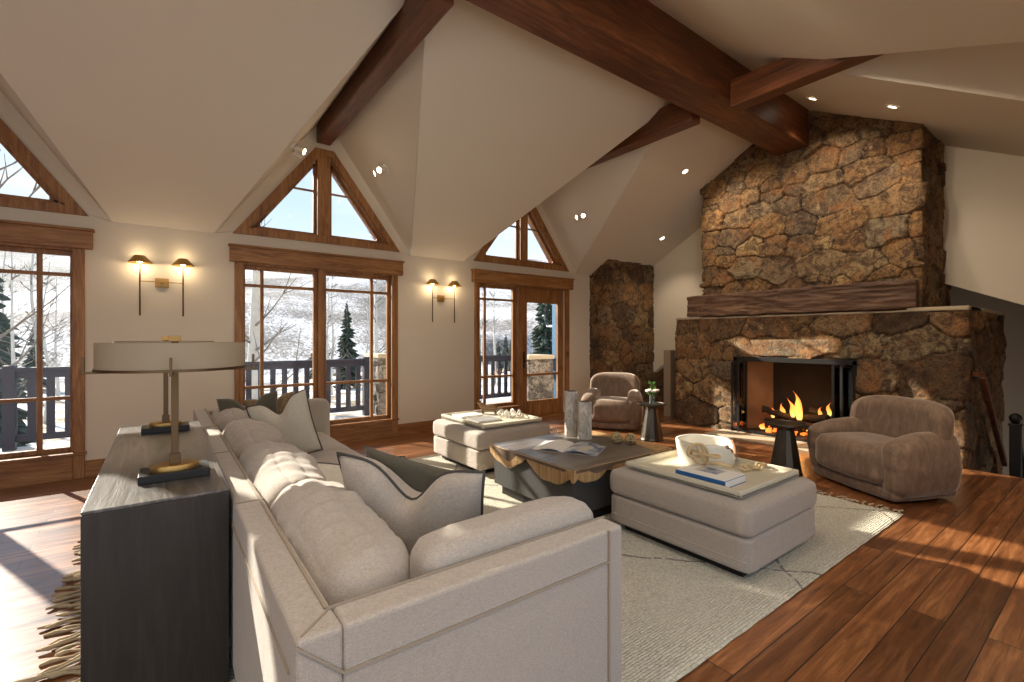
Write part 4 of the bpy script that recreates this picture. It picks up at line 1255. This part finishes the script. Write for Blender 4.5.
# onyx bowl with one raw broken edge
def bowl():
    r = empty('onyx_bowl', (3.20, 1.92, TZ), 0, 'white onyx bowl with raw brown broken edge on the nearer tray', 'bowl')
    n, m = 64, 14; vs = []; fs = []
    for layer, off in ((0, 0), (1, -.022)):
        for j in range(m):
            t = j / (m - 1)
            for i in range(n):
                a = 2 * math.pi * i / n
                dip = .09 * math.exp(-((((a - math.radians(-70) + math.pi) % (2 * math.pi) - math.pi) / .42) ** 2))
                H = .165 - dip
                z = (0.0 + off * -1 if layer else 0) * 1 + t * (H - (.02 if layer else 0))
                z = t * H if not layer else .02 + t * (H - .02)
                rr = (.185 + .018 * math.sin(t * 1.5)) + off + .004 * math.sin(a * 5 + t * 3)
                vs.append((math.cos(a) * rr, math.sin(a) * rr, z))
    for l in (0, 1):
        o = l * n * m
        for j in range(m - 1):
            for i in range(n):
                fs.append((o + j * n + i, o + j * n + (i + 1) % n, o + (j + 1) * n + (i + 1) % n, o + (j + 1) * n + i))
    for i in range(n):
        a, b_ = (m - 1) * n + i, (m - 1) * n + (i + 1) % n
        fs.append((a, b_, b_ + n * m, a + n * m))
    fs.append(tuple(range(n))); fs.append(tuple(n * m + i for i in range(n)))
    MB().add(vs, fs).build('vessel', M['onyx'], r, True)
    pts = []
    for k in range(22):
        a = math.radians(-108 + k * 3.6); dip = .09 * math.exp(-(((a - math.radians(-70)) / .42) ** 2))
        pts.append((math.cos(a) * .199, math.sin(a) * .199, .163 - dip + .004 * math.sin(k * 2.3)))
    MB().tube(pts, [.010 + .004 * math.sin(k * 1.7) for k in range(22)], 8).build('raw_edge', M['rawstone'], r, True)
bowl()
def knot():
    r = empty('rope_knot', (2.88, 1.76, TZ + .048), .4, 'loose looped gold rope knot sculpture lying on the blue spined book', 'decoration')
    pts = []
    for k in range(90):
        t = k / 90 * 2 * math.pi
        pts.append(((math.sin(t) + 2 * math.sin(2 * t)) * .038, (math.cos(t) - 2 * math.cos(2 * t)) * .038, .045 - math.sin(3 * t) * .03))
    pts = [Matrix.Rotation(.7, 3, 'Y') @ Vector(p) + Vector((0, 0, .045)) for p in pts]
    MB().tube(pts, .009, 8, True).build('rope', M['rope'], r, True)
    MB().tube([Matrix.Rotation(.0, 3, 'Z') @ Vector((.05 + .06 * math.sin(a), .03 * math.cos(a), .085 + .065 * math.cos(a))) for a in [k / 30 * 2 * math.pi for k in range(30)]], .007, 8, True).build('rope_loop', M['rope'], r, True)
    MB().tube([(.02, -.05, .03), (.03, -.11, .035), (.05, -.16, .02), (.07, -.19, .012)], [.012, .016, .012, .008], 8).build('rope_end', M['rope'], r, True)
knot()
def beads():
    r = empty('bead_knot', (3.27, 1.60, TZ), -.3, 'small cream carved chain of links beside the white onyx bowl', 'decoration')
    for k in range(5):
        a = k * 1.3
        MB().tube([(-.09 + k * .045 + .026 * math.cos(t), .02 * math.sin(t) * math.cos(a) + .012 * math.sin(k * 2), .025 + .02 * math.sin(t) * math.sin(a + .6)) for t in [q / 18 * 2 * math.pi for q in range(18)]], .009, 8, True).build('link', M['rope'], r, True)
beads()
# first (window side) tray things
TZ1 = TR1[2] + .012
def figurine():
    r = empty('dog_figurine', (3.16, 4.70, TZ1), 2.45, 'small carved wooden dog figurine on the tray by the window', 'figurine')
    body = [(-.10, 0, .065), (-.05, 0, .07), (.02, 0, .07), (.07, 0, .08), (.10, 0, .105), (.11, 0, .125)]
    b = MB().tube(body, [.016, .036, .034, .038, .030, .026], 12)
    b.tube([(.10, 0, .128), (.13, 0, .13), (.155, 0, .122)], [.024, .020, .011], 10)
    for x in (-.075, .075):
        for y in (-.022, .022): b.tube([(x, y, .06), (x + .005, y, .035), (x, y, .004)], [.015, .010, .012], 8)
    b.tube([(-.10, 0, .07), (-.14, 0, .07), (-.17, 0, .055)], [.012, .009, .005], 8)
    b.tube([(.105, -.016, .145), (.10, -.022, .165)], [.010, .004], 6).tube([(.105, .016, .145), (.10, .022, .165)], [.010, .004], 6)
    b.build('carved_body', m_wood('weathered carving wood', lin(96, 72, 50), lin(146, 114, 82), lin(180, 148, 112), 'X', .7, 3), r, True)
figurine()
book((2.86, 4.36, TZ1), 0, .30, .26, .02, M['bookgrey'], 'flat grey covered book, lower of two on the window side tray')
book((2.85, 4.68, TZ1), 0, .30, .20, .026, M['white'], 'flat white covered book, upper and nearer the window on the window side tray')
for k in range(6):
    t = empty('white_link', (3.13 + (k % 3) * .085 + .02 * (k // 3), 4.42 - (k // 3) * .10, TZ1), k * .7, 'white ceramic chain link in a cluster beside the dog figurine', 'decoration', 'white ceramic links on the window side tray')
    MB().tube([(.032 * math.cos(a), .014 * math.sin(a * 2) * .3, .042 + .032 * math.sin(a)) for a in [q / 20 * 2 * math.pi for q in range(20)]], .010, 8, True).build('ring', M['white'], t, True)

# ------------------------------------------------------------------ coffee table
ct = empty('coffee_table', (2.945, 2.96, RT), 0, 'square coffee table with wavy golden live edge over dark block base', 'table')
hx, hy, tz = .585, .52, .435
MB().box(-hx, hx, -hy, hy, tz - .018, tz).build('tabletop', M['slab'], ct, bevel=.003)
MB().box(-hx + .02, hx - .02, -hy + .02, hy - .02, .09, tz - .018).build('body', M['tbody'], ct, bevel=.004)
MB().box(-hx + .07, hx - .07, -hy + .07, hy - .07, 0, .09).build('plinth', M['black'], ct)
def wavy(p0, p1, depth_f, off, mat, nm):
    p0, p1 = Vector(p0), Vector(p1); d = p1 - p0; L = d.length; d.normalize(); nrm = Vector((d.y, -d.x, 0))
    n = 90; vs = []; fs = []
    for i in range(n + 1):
        s = i / n; p = p0 + d * L * s; h = depth_f(s)
        for (o_, z) in ((0, tz - .004), (off, tz - .004), (off, tz - h * .55), (off * .8, tz - h * .92), (0, tz - h)):
            q = p + nrm * o_; vs.append((q.x, q.y, z))
    for i in range(n):
        for k in range(5):
            a, b_ = i * 5 + k, i * 5 + (k + 1) % 5
            fs.append((a, b_, b_ + 5, a + 5))
    fs += [(0, 1, 2, 3, 4), tuple(n * 5 + k for k in (4, 3, 2, 1, 0))]
    MB().add(vs, fs).build(nm, mat, ct)
def scal(c): 
    def f(s):
        best = 0
        for (m, w, h) in c: best = max(best, h * max(0, 1 - ((s - m) / w) ** 2) ** .75)
        return max(.028, best + .006 * math.sin(s * 31))
    return f
# faces: left (-x), near (-y)
eL = scal([(.22, .26, .155), (.76, .28, .15), (1.02, .06, .11)])
eN = scal([(.0, .05, .10), (.16, .16, .125), (.46, .22, .095), (.78, .2, .075), (1.0, .12, .09)])
wavy((-hx, hy, 0), (-hx, -hy, 0), eL, .014, M['live'], 'live_edge')
wavy((-hx, -hy, 0), (hx, -hy, 0), eN, .014, M['live'], 'live_edge')
wavy((hx, -hy, 0), (hx, hy, 0), eL, .014, M['live'], 'live_edge')
wavy((hx, hy, 0), (-hx, hy, 0), eN, .014, M['live'], 'live_edge')
eLi = scal([(.24, .20, .085), (.76, .10, .035)]); 
wavy((-hx - .013, hy - .05, 0), (-hx - .013, -hy + .06, 0), lambda s: scal([(.20, .17, .095)])(s), .004, M['bark'], 'heartwood')
wavy((-hx + .02, -hy - .013, 0), (hx - .3, -hy - .013, 0), lambda s: scal([(.30, .22, .055)])(s), .004, M['bark'], 'heartwood')
# pale irregular border on the top at the far right corner
MB().prism([(hx - .20, -hy + .003, tz), (hx - .003, -hy + .003, tz), (hx - .003, hy - .003, tz), (hx - .42, hy - .003, tz), (hx - .22, hy - .16, tz), (hx - .10, .1, tz), (hx - .13, -.2, tz)], (0, 0, .0015)).build('sapwood_border', M['live'], ct)
CTZ = RT + tz
def hexvase(x, y, h, r_, label):
    r = empty('candle_pillar', (x, y, CTZ), .3, label, 'vase', 'grey marble hexagonal pillars')
    MB().cyl((0, 0, 0), (0, 0, h), r_, n=6).build('pillar', M['marble'], r, bevel=.004)
    MB().cyl((0, 0, h), (0, 0, h + .002), r_ * .72, n=24).build('hollow', M['bark'], r)
hexvase(3.20, 3.33, .43, .068, 'taller grey marble hexagonal pillar holder on the coffee table')
hexvase(3.19, 3.14, .35, .068, 'shorter grey marble hexagonal pillar holder on the coffee table')
def magazine():
    r = empty('open_book', (2.80, 2.94, CTZ), -1.05, 'large open book with photo pages lying on the coffee table', 'book')
    for s in (-1, 1):
        vs = []; fs = []; n = 14
        for i in range(n + 1):
            t = i / n; x = s * (.003 + t * .27); z = .004 + .028 * math.sin(min(1, t * 1.15) * math.pi) ** .8 * (1 - .4 * t) + .004
            for y in (-.17, .17):
                vs += [(x, y, z), (x, y, max(.001, z - .012 * (1 - t * .4)))]
        for i in range(n):
            a = i * 4
            fs += [(a, a + 4, a + 6, a + 2), (a + 1, a + 3, a + 7, a + 5), (a, a + 1, a + 5, a + 4), (a + 2, a + 6, a + 7, a + 3)]
        fs += [(n * 4, n * 4 + 1, n * 4 + 3, n * 4 + 2), (0, 2, 3, 1)]
        MB().add(vs, fs).build('page_block', M['photo'] if s > 0 else M['paper'], r, auto=True)
    MB().box(-.285, .285, -.18, .18, 0, .004).build('cover', M['bookgrey'], r)
magazine()
def ball(x, y, label, seed):
    r = empty('wicker_ball', (x, y, CTZ), 0, label, 'decoration', 'woven vine balls')
    random.seed(seed)
    MB().lathe([(.046 * math.sin(a), .052 - .046 * math.cos(a)) for a in [k / 12 * math.pi for k in range(1, 12)]], (0, 0, 0), 18).build('core', M['bark'], r, True)
    b = MB()
    for k in range(15):
        ax = Vector((random.gauss(0, 1), random.gauss(0, 1), random.gauss(0, 1))).normalized(); u = ax.orthogonal().normalized(); w = ax.cross(u)
        off = random.uniform(-.015, .015); rr = math.sqrt(.048 ** 2 - off ** 2)
        b.tube([Vector((0, 0, .053)) + ax * off + (u * math.cos(t) + w * math.sin(t)) * rr for t in [q / 22 * 2 * math.pi for q in range(22)]], .0045, 5, True)
    b.build('weave', M['wicker'], r, True)
ball(3.28, 2.83, 'woven vine ball on coffee table, left of two', 4)
ball(3.34, 2.72, 'woven vine ball on coffee table, right of two', 9)

# ------------------------------------------------------------------ side tables
def side_table(loc, label, h=.52, rt=.20):
    r = empty('side_table', loc, 0, label, 'side table', 'dark metal cone side tables')
    MB().lathe([(.0, h - .028), (rt - .012, h - .026), (rt, h - .018), (rt, h - .006), (rt - .006, h), (rt - .02, h), (rt - .024, h - .006), (.0, h - .006)], (0, 0, 0), 48, close=False).build('tabletop', M['drum'], r, auto=True)
    MB().lathe([(.155, 0), (.158, .01), (.15, .03), (.085, h - .10), (.08, h - .07), (.10, h - .03)], (0, 0, 0), 14).build('pedestal', M['drum'], r, bevel=.003)
    return r
side_table((5.20, 2.22, 0), 'dark metal cone side table in front of the fire beside the brown armchair')
side_table((5.42, 4.05, 0), 'dark metal cone side table holding flowers beside the far armchair', .50, .19)
# flowers
v = empty('flower_vase', (5.44, 4.06, .494), 0, 'small glass vase of blush flowers and green leaves on far side table', 'vase')
MB().lathe([(.034, 0), (.036, .004), (.036, .115), (.033, .115), (.033, .012), (.0, .012)], (0, 0, 0), 24, close=False).add(*_disc(0, 0, 0, .034)).build('vase_glass', M['vase'], v, auto=True)
random.seed(5)
b = MB(); lf = MB()
heads = [(-.055, .03, .175), (.0, -.06, .18), (.05, .02, .165), (.06, -.045, .18), (-.02, .06, .165), (-.07, -.02, .19)]
for hx_, hy_, hz_ in heads: b.tube([(0, 0, .01), (hx_ * .3, hy_ * .3, .09), (hx_, hy_, hz_ - .02)], .0025, 6)
b.build('stems', M['leaf'], v, True)
for hx_, hy_, hz_ in heads:
    p = MB()
    for k in range(9):
        a = k * 2.4; rr = .010 + .0018 * k
        p.rbox((hx_ + math.cos(a) * rr, hy_ + math.sin(a) * rr, hz_ + .008 * math.cos(k)), (.026, .026, .022), .010, 3)
    p.build('blossom', M['petal'], v, True)
for k in range(26):
    a = random.uniform(0, 6.28); z = random.uniform(.12, .27); rr = random.uniform(.01, .055) * (1.3 - z * 2)
    c = Vector((rr * math.cos(a), rr * math.sin(a), z)); d = Vector((math.cos(a) * .5, math.sin(a) * .5, 1)).normalized(); s = d.cross(Vector((math.cos(a + 1.3), math.sin(a + 1.3), .2))).normalized()
    L = random.uniform(.04, .065)
    lf.add([c, c + d * L * .5 + s * .012, c + d * L, c + d * L * .5 - s * .012, c + d * L * .5 + s.cross(d) * .004], [(0, 1, 4), (1, 2, 4), (2, 3, 4), (3, 0, 4)])
lf.build('leaves', M['leaf'], v)

# ------------------------------------------------------------------ armchairs
def armchair(loc, rz, label, W=1.0, Dp=.84):
    """front = local +x"""
    r = empty('armchair', loc, rz, label, 'armchair')
    hw = W / 2
    def plan(x, y, z):   # narrows a little towards the floor and towards the back
        k = max(0, .30 - z) / .30
        t = (x + Dp / 2) / Dp
        return x * (1 - .05 * k), y * (1 - .05 * k) * (.88 + .12 * min(1, t * 1.4))
    def band(q, p):
        x, y = plan(p[0], p[1], 0)
        return (x + (.03 * (1 - abs(q.y) ** 2.5) if q.x > 0 else 0), y, p[2])
    MB().rbox((-.01, 0, .075), (Dp - .05, W - .06, .11), .045, 20, band).build('base_band', M['velvet'], r, True)
    MB().rbox((-.02, 0, .24), (Dp - .14, W - .12, .30), .08, 12).build('body', M['velvet'], r, True)
    # seat cushion, crowned and bulging forward
    def seat(q, p):
        k = (1 - abs(q.y) ** 4) * (1 - abs(q.x) ** 4)
        return (p[0] + (.05 * (1 - abs(q.y) ** 2.5) if q.x > 0 else 0), p[1], p[2] + (.03 * k if q.z > 0 else 0) + .005 * mnoise.noise(Vector(p) * 7))
    MB().rbox((.065, 0, .285), (Dp - .15, W - .25, .31), .085, 24, seat).build('seat_cushion', M['velvet'], r, True)
    # arms: solid to the floor, fat rounded top that drops to the front
    for s in (-1, 1):
        def arm(q, p, s=s):
            x, y, z = p[0], p[1] + s * (hw - .115), p[2] + .315
            t = (x + Dp / 2) / Dp
            if z > .35: z -= (.10 * max(0, t - .45) ** 1.6 / .38) * (z - .35) / .25
            y += s * .022 * math.sin(min(1, z / .55) * math.pi)
            x, y = plan(x, y, z)
            return (x + .012 * (z > .3), y, z + .004 * mnoise.noise(Vector((x, y, z)) * 8))
        MB().rbox((0, 0, 0), (Dp - .05, .225, .55), .105, 26, arm).build('arm', M['velvet'], r, True)
    # back: tall, curved in plan, rounded shoulders, reclined
    def back(q, p):
        y = p[1]; t = (p[2] + .39) / .78
        yn = y / hw; z = p[2]
        if z > -.1: z = z - .09 * max(0, abs(yn) - .30) ** 2.2 * ((z + .1) / .49) * 2.2
        x = p[0] - .09 * max(0, t - .3) + .15 * abs(yn) ** 2.6
        x += .03 * (1 - abs(yn) ** 2) * (q.x > 0)
        return (x, y * (1 - .04 * max(0, t - .6)), z)
    MB().rbox((-Dp / 2 + .14, 0, .445), (.21, W - .10, .78), .10, 26, back).build('backrest', M['velvet'], r, True)
    for x in (-.22, .25):
        for y in (-.3, .3): MB().cyl((x, y, 0), (x, y, .03), .03).build('foot', M['black'], r)
    return r
armchair((5.41, 1.475, 0), math.radians(151), 'taupe velvet tub armchair at right, in front of the stone hearth', 1.04, .76)
armchair((5.72, 5.00, 0), math.radians(214), 'taupe velvet tub armchair in the far corner by the stone column', .90, .76)

# ------------------------------------------------------------------ outside
# deck, railing, stone pier, hillside, trees
tag(MB().box(-7, 9, WY + T, 9.0, -.25, -.06).build('deck_outside', M['deck']), kind='structure')
def railing(x0, x1, y, label):
    r = empty('deck_railing', (x0, y, -.06), 0, label, 'railing')
    L = x1 - x0
    MB().box(0, L, -.05, .05, 1.02, 1.07).box(0, L, -.02, .02, .93, 1.02).build('top_rail', M['navy'], r, bevel=.004)
    MB().box(0, L, -.025, .025, .10, .19).build('bottom_rail', M['navy'], r, bevel=.004)
    n = int(L / .178)
    for k in range(n):
        x = (k + .5) * L / n
        MB().box(x - .042, x + .042, -.018, .018, .19, .93).build('baluster', M['navy'], r)
    for k in range(int(L / 2.4) + 1):
        x = min(L - .06, .06 + k * 2.35)
        MB().box(x - .06, x + .06, -.06, .06, 0, 1.1).build('post', M['navy'], r, bevel=.004)
    return r
railing(-4.0, 3.22, 8.8, 'dark navy deck railing outside the left and middle windows')
railing(4.30, 7.0, 8.8, 'dark navy deck railing outside the window beside the glazed door')
pr = empty('stone_pier', (0, 0, 0), 0, 'rough stone pier with flat cap outside the glazed door', 'pier')
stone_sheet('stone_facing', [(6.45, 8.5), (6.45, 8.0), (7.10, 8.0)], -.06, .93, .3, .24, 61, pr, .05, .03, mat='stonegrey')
MB().box(6.38, 7.11, 7.94, 8.55, .93, 1.02).build('cap', M['concrete'], pr, bevel=.01)
tag(MB().box(7.17, 7.30, 7.95, 8.09, -.06, 2.9).build('blue_post', M['blue'], bevel=.004), 'teal blue painted post outside the glazed door beside stone pier', 'post')
pr2 = empty('stone_pier', (0, 0, 0), 0, 'rough stone pier with flat cap outside right edge of middle window', 'pier')
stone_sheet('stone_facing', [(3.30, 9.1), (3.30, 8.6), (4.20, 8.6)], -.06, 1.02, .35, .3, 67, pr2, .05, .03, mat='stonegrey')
MB().box(3.24, 4.26, 8.53, 9.2, 1.02, 1.1).build('cap', M['concrete'], pr2, bevel=.01)

def ground_z(x, y):
    d = x * .6 + y * .8
    z = -2.2 + .35 * mnoise.noise(Vector((x * .12, y * .12, 0))) - .015 * min(60, max(0, y - 9))
    if d > 70: z += (d - 70) * .30 * min(1, (d - 70) / 60)
    z += 7 * mnoise.noise(Vector((x * .012, y * .012, 3))) * min(1, max(0, (d - 60) / 100))
    return z
def terrain(name, x0, x1, y0, y1, nx, ny, mat):
    vs = [(x0 + (x1 - x0) * i / nx, y0 + (y1 - y0) * j / ny, 0) for i in range(nx + 1) for j in range(ny + 1)]
    vs = [(x, y, ground_z(x, y)) for x, y, _ in vs]
    fs = [(i * (ny + 1) + j, (i + 1) * (ny + 1) + j, (i + 1) * (ny + 1) + j + 1, i * (ny + 1) + j + 1) for i in range(nx) for j in range(ny)]
    return tag(MB().add(vs, fs).build(name, mat, smooth=True), kind='structure')
terrain('ground_outside', -60, 110, 9.0, 60, 60, 30, M['snow'])
def hill():
    vs = []; nx, ny = 120, 46
    for i in range(nx + 1):
        for j in range(ny + 1):
            x = -160 + 560 * i / nx; y = 60 + 300 * j / ny
            d = y * .8 + x * .35
            z = ground_z(x, 60) * (1 - j / ny) if False else -3 + max(0, d - 55) * .27 + 6 * mnoise.noise(Vector((x * .015, y * .015, 2))) * min(1, j / 8)
            z = min(z, 62 + 8 * mnoise.noise(Vector((x * .01, 5, 1))) - .1 * max(0, d - 290))
            if j == 0: z = -4.5
            vs.append((x, y, z))
    fs = [(i * (ny + 1) + j, (i + 1) * (ny + 1) + j, (i + 1) * (ny + 1) + j + 1, i * (ny + 1) + j + 1) for i in range(nx) for j in range(ny)]
    tag(MB().add(vs, fs).build('hillside_outside', M['hill'], smooth=True), kind='structure')
hill()
def aspen_bm(seed, h=9, r=.13, branches=16):
    random.seed(seed)
    tr = MB(); pts = [(.12 * math.sin(t * .9 + seed), .1 * math.cos(t * .7 + seed) - .1, t * h / 10) for t in range(11)]
    tr.tube(pts, [r * (1 - .085 * t) for t in range(11)], 9)
    br = MB()
    for k in range(branches):
        z = random.uniform(.18, .95) * h; a = random.uniform(0, 6.28); L = random.uniform(.9, 2.3) * (1.15 - z / h)
        t0 = z / h * 10; i = int(t0); p = Vector(pts[min(10, i)]); p.z = z
        d = Vector((math.cos(a), math.sin(a), random.uniform(.2, .8))).normalized()
        q = [p + d * L * t + Vector((0, 0, .25 * L * t * t)) + Vector((random.uniform(-.05, .05), random.uniform(-.05, .05), 0)) * t for t in (0, .25, .5, .75, 1)]
        br.tube(q, [.028, .022, .016, .011, .005], 5)
        for m in range(3):
            j = random.randint(1, 3); d2 = (d + Vector((random.uniform(-.8, .8), random.uniform(-.8, .8), random.uniform(0, .6)))).normalized()
            br.tube([q[j], q[j] + d2 * L * .25, q[j] + d2 * L * .5 + Vector((0, 0, .05))], [.012, .008, .004], 4)
    return tr, br
def aspen(seed, h, r, br=16):
    root = empty('aspen_tree', (0, 0, 0))
    t, b_ = aspen_bm(seed, h, r, br)
    t.build('trunk', M['bark_white'], root, True); b_.build('branches', M['bark_grey'], root, True)
    return root
def gz(x, y):
    return ground_z(x, y) - .1 if y < 60 else -3 + max(0, (y * .8 + x * .35) - 55) * .27
protos = [aspen(1, 10, .15, 22), aspen(2, 9, .11, 18), aspen(5, 11, .12, 16)]
first = [True, True, True]
random.seed(21)
spots = [(-2.45, 10.6, 0, 'thick pale aspen trunk close beyond the deck outside the left window'),
         (1.7, 11.4, 0, 'pale aspen close beyond the deck at left edge of the middle window')]
far = []
taken = [(14.2, 16.5), (-4.7, 23)]
def free(x, y, d):
    if any(math.hypot(x - a, y - b_) < d for a, b_ in taken): return False
    taken.append((x, y)); return True
while len(far) < 74:
    k = len(far)
    y = random.uniform(19, 46); x = -.19 * y + random.uniform(-1.0, 1.0) * y * .35 - 1 if k % 3 else random.uniform(.0, 1.1) * y
    if not free(x, y, 1.9): continue
    far.append((x, y, k % 3, None))
for (x, y, kind, lab) in spots + far:
    o = protos[kind] if first[kind] else copy_tree(protos[kind])
    first[kind] = False
    o.location = (x, y, gz(x, y)); o.rotation_euler = (0, 0, random.uniform(0, 6.28)); s = random.uniform(.65, .95) if not lab else 1.0; o.scale = (s, s, s)
    if lab: tag(o, lab, 'tree')
    else: tag(o, 'bare leafless aspen standing among others on the snowy slope', 'tree', 'bare aspens on the slope beyond the deck')
    if lab and 'group' in o: del o['group']
def spruce(h, seed):
    root = empty('spruce_tree', (0, 0, 0)); random.seed(seed)
    MB().cyl((0, 0, 0), (0, 0, h * .95), .12, .02, 8).build('trunk', M['bark_grey'], root)
    b = MB(); n = 34
    for k in range(n):
        t = k / (n - 1); z0 = h * (.08 + .90 * t); R_ = (1 - t) ** .8 * h * .17 + .05
        m = 13
        for j in range(m):
            z = z0 + random.uniform(-.5, .5) * h / n * 1.6
            a = random.uniform(0, 6.283); L = R_ * random.uniform(.5, 1.25)
            d = Vector((math.cos(a), math.sin(a), 0)); s = Vector((-math.sin(a), math.cos(a), 0))
            c0 = Vector((0, 0, z)); dr = random.uniform(.15, .55); tip = c0 + d * L + Vector((0, 0, -L * dr)); w = L * .2
            mid = c0 + d * L * .6 + Vector((0, 0, -L * dr * .4))
            b.add([c0, mid + s * w, tip, mid - s * w, mid + Vector((0, 0, .05)), mid - Vector((0, 0, .12 + L * .12))], [(0, 1, 4), (1, 2, 4), (2, 3, 4), (3, 0, 4), (0, 5, 1), (1, 5, 2), (2, 5, 3), (3, 5, 0)])
    b.build('foliage', M['needle'], root)
    return root
sp = spruce(8, 2); firsts = True
random.seed(31)
sps = [(-4.7, 23.0, .95, 'dark spruce among bare aspens behind the left triangular window'), (14.2, 16.5, .85, 'dark spruce seen through the glazed door')]
while len(sps) < 26:
    y = random.uniform(28, 58); x = random.uniform(-.35, 1.3) * y
    if not free(x, y, 4.2): continue
    sps.append((x, y, random.uniform(.5, 1.0), None))
for (x, y, s, lab) in sps:
    o = sp if firsts else copy_tree(sp); firsts = False
    o.location = (x, y, gz(x, y)); o.scale = (s, s, s); o.rotation_euler = (0, 0, random.uniform(0, 6))
    if lab: tag(o, lab, 'tree')
    else: tag(o, 'dark evergreen spruce standing on the snowy slope', 'tree', 'spruces on the slope beyond the deck')
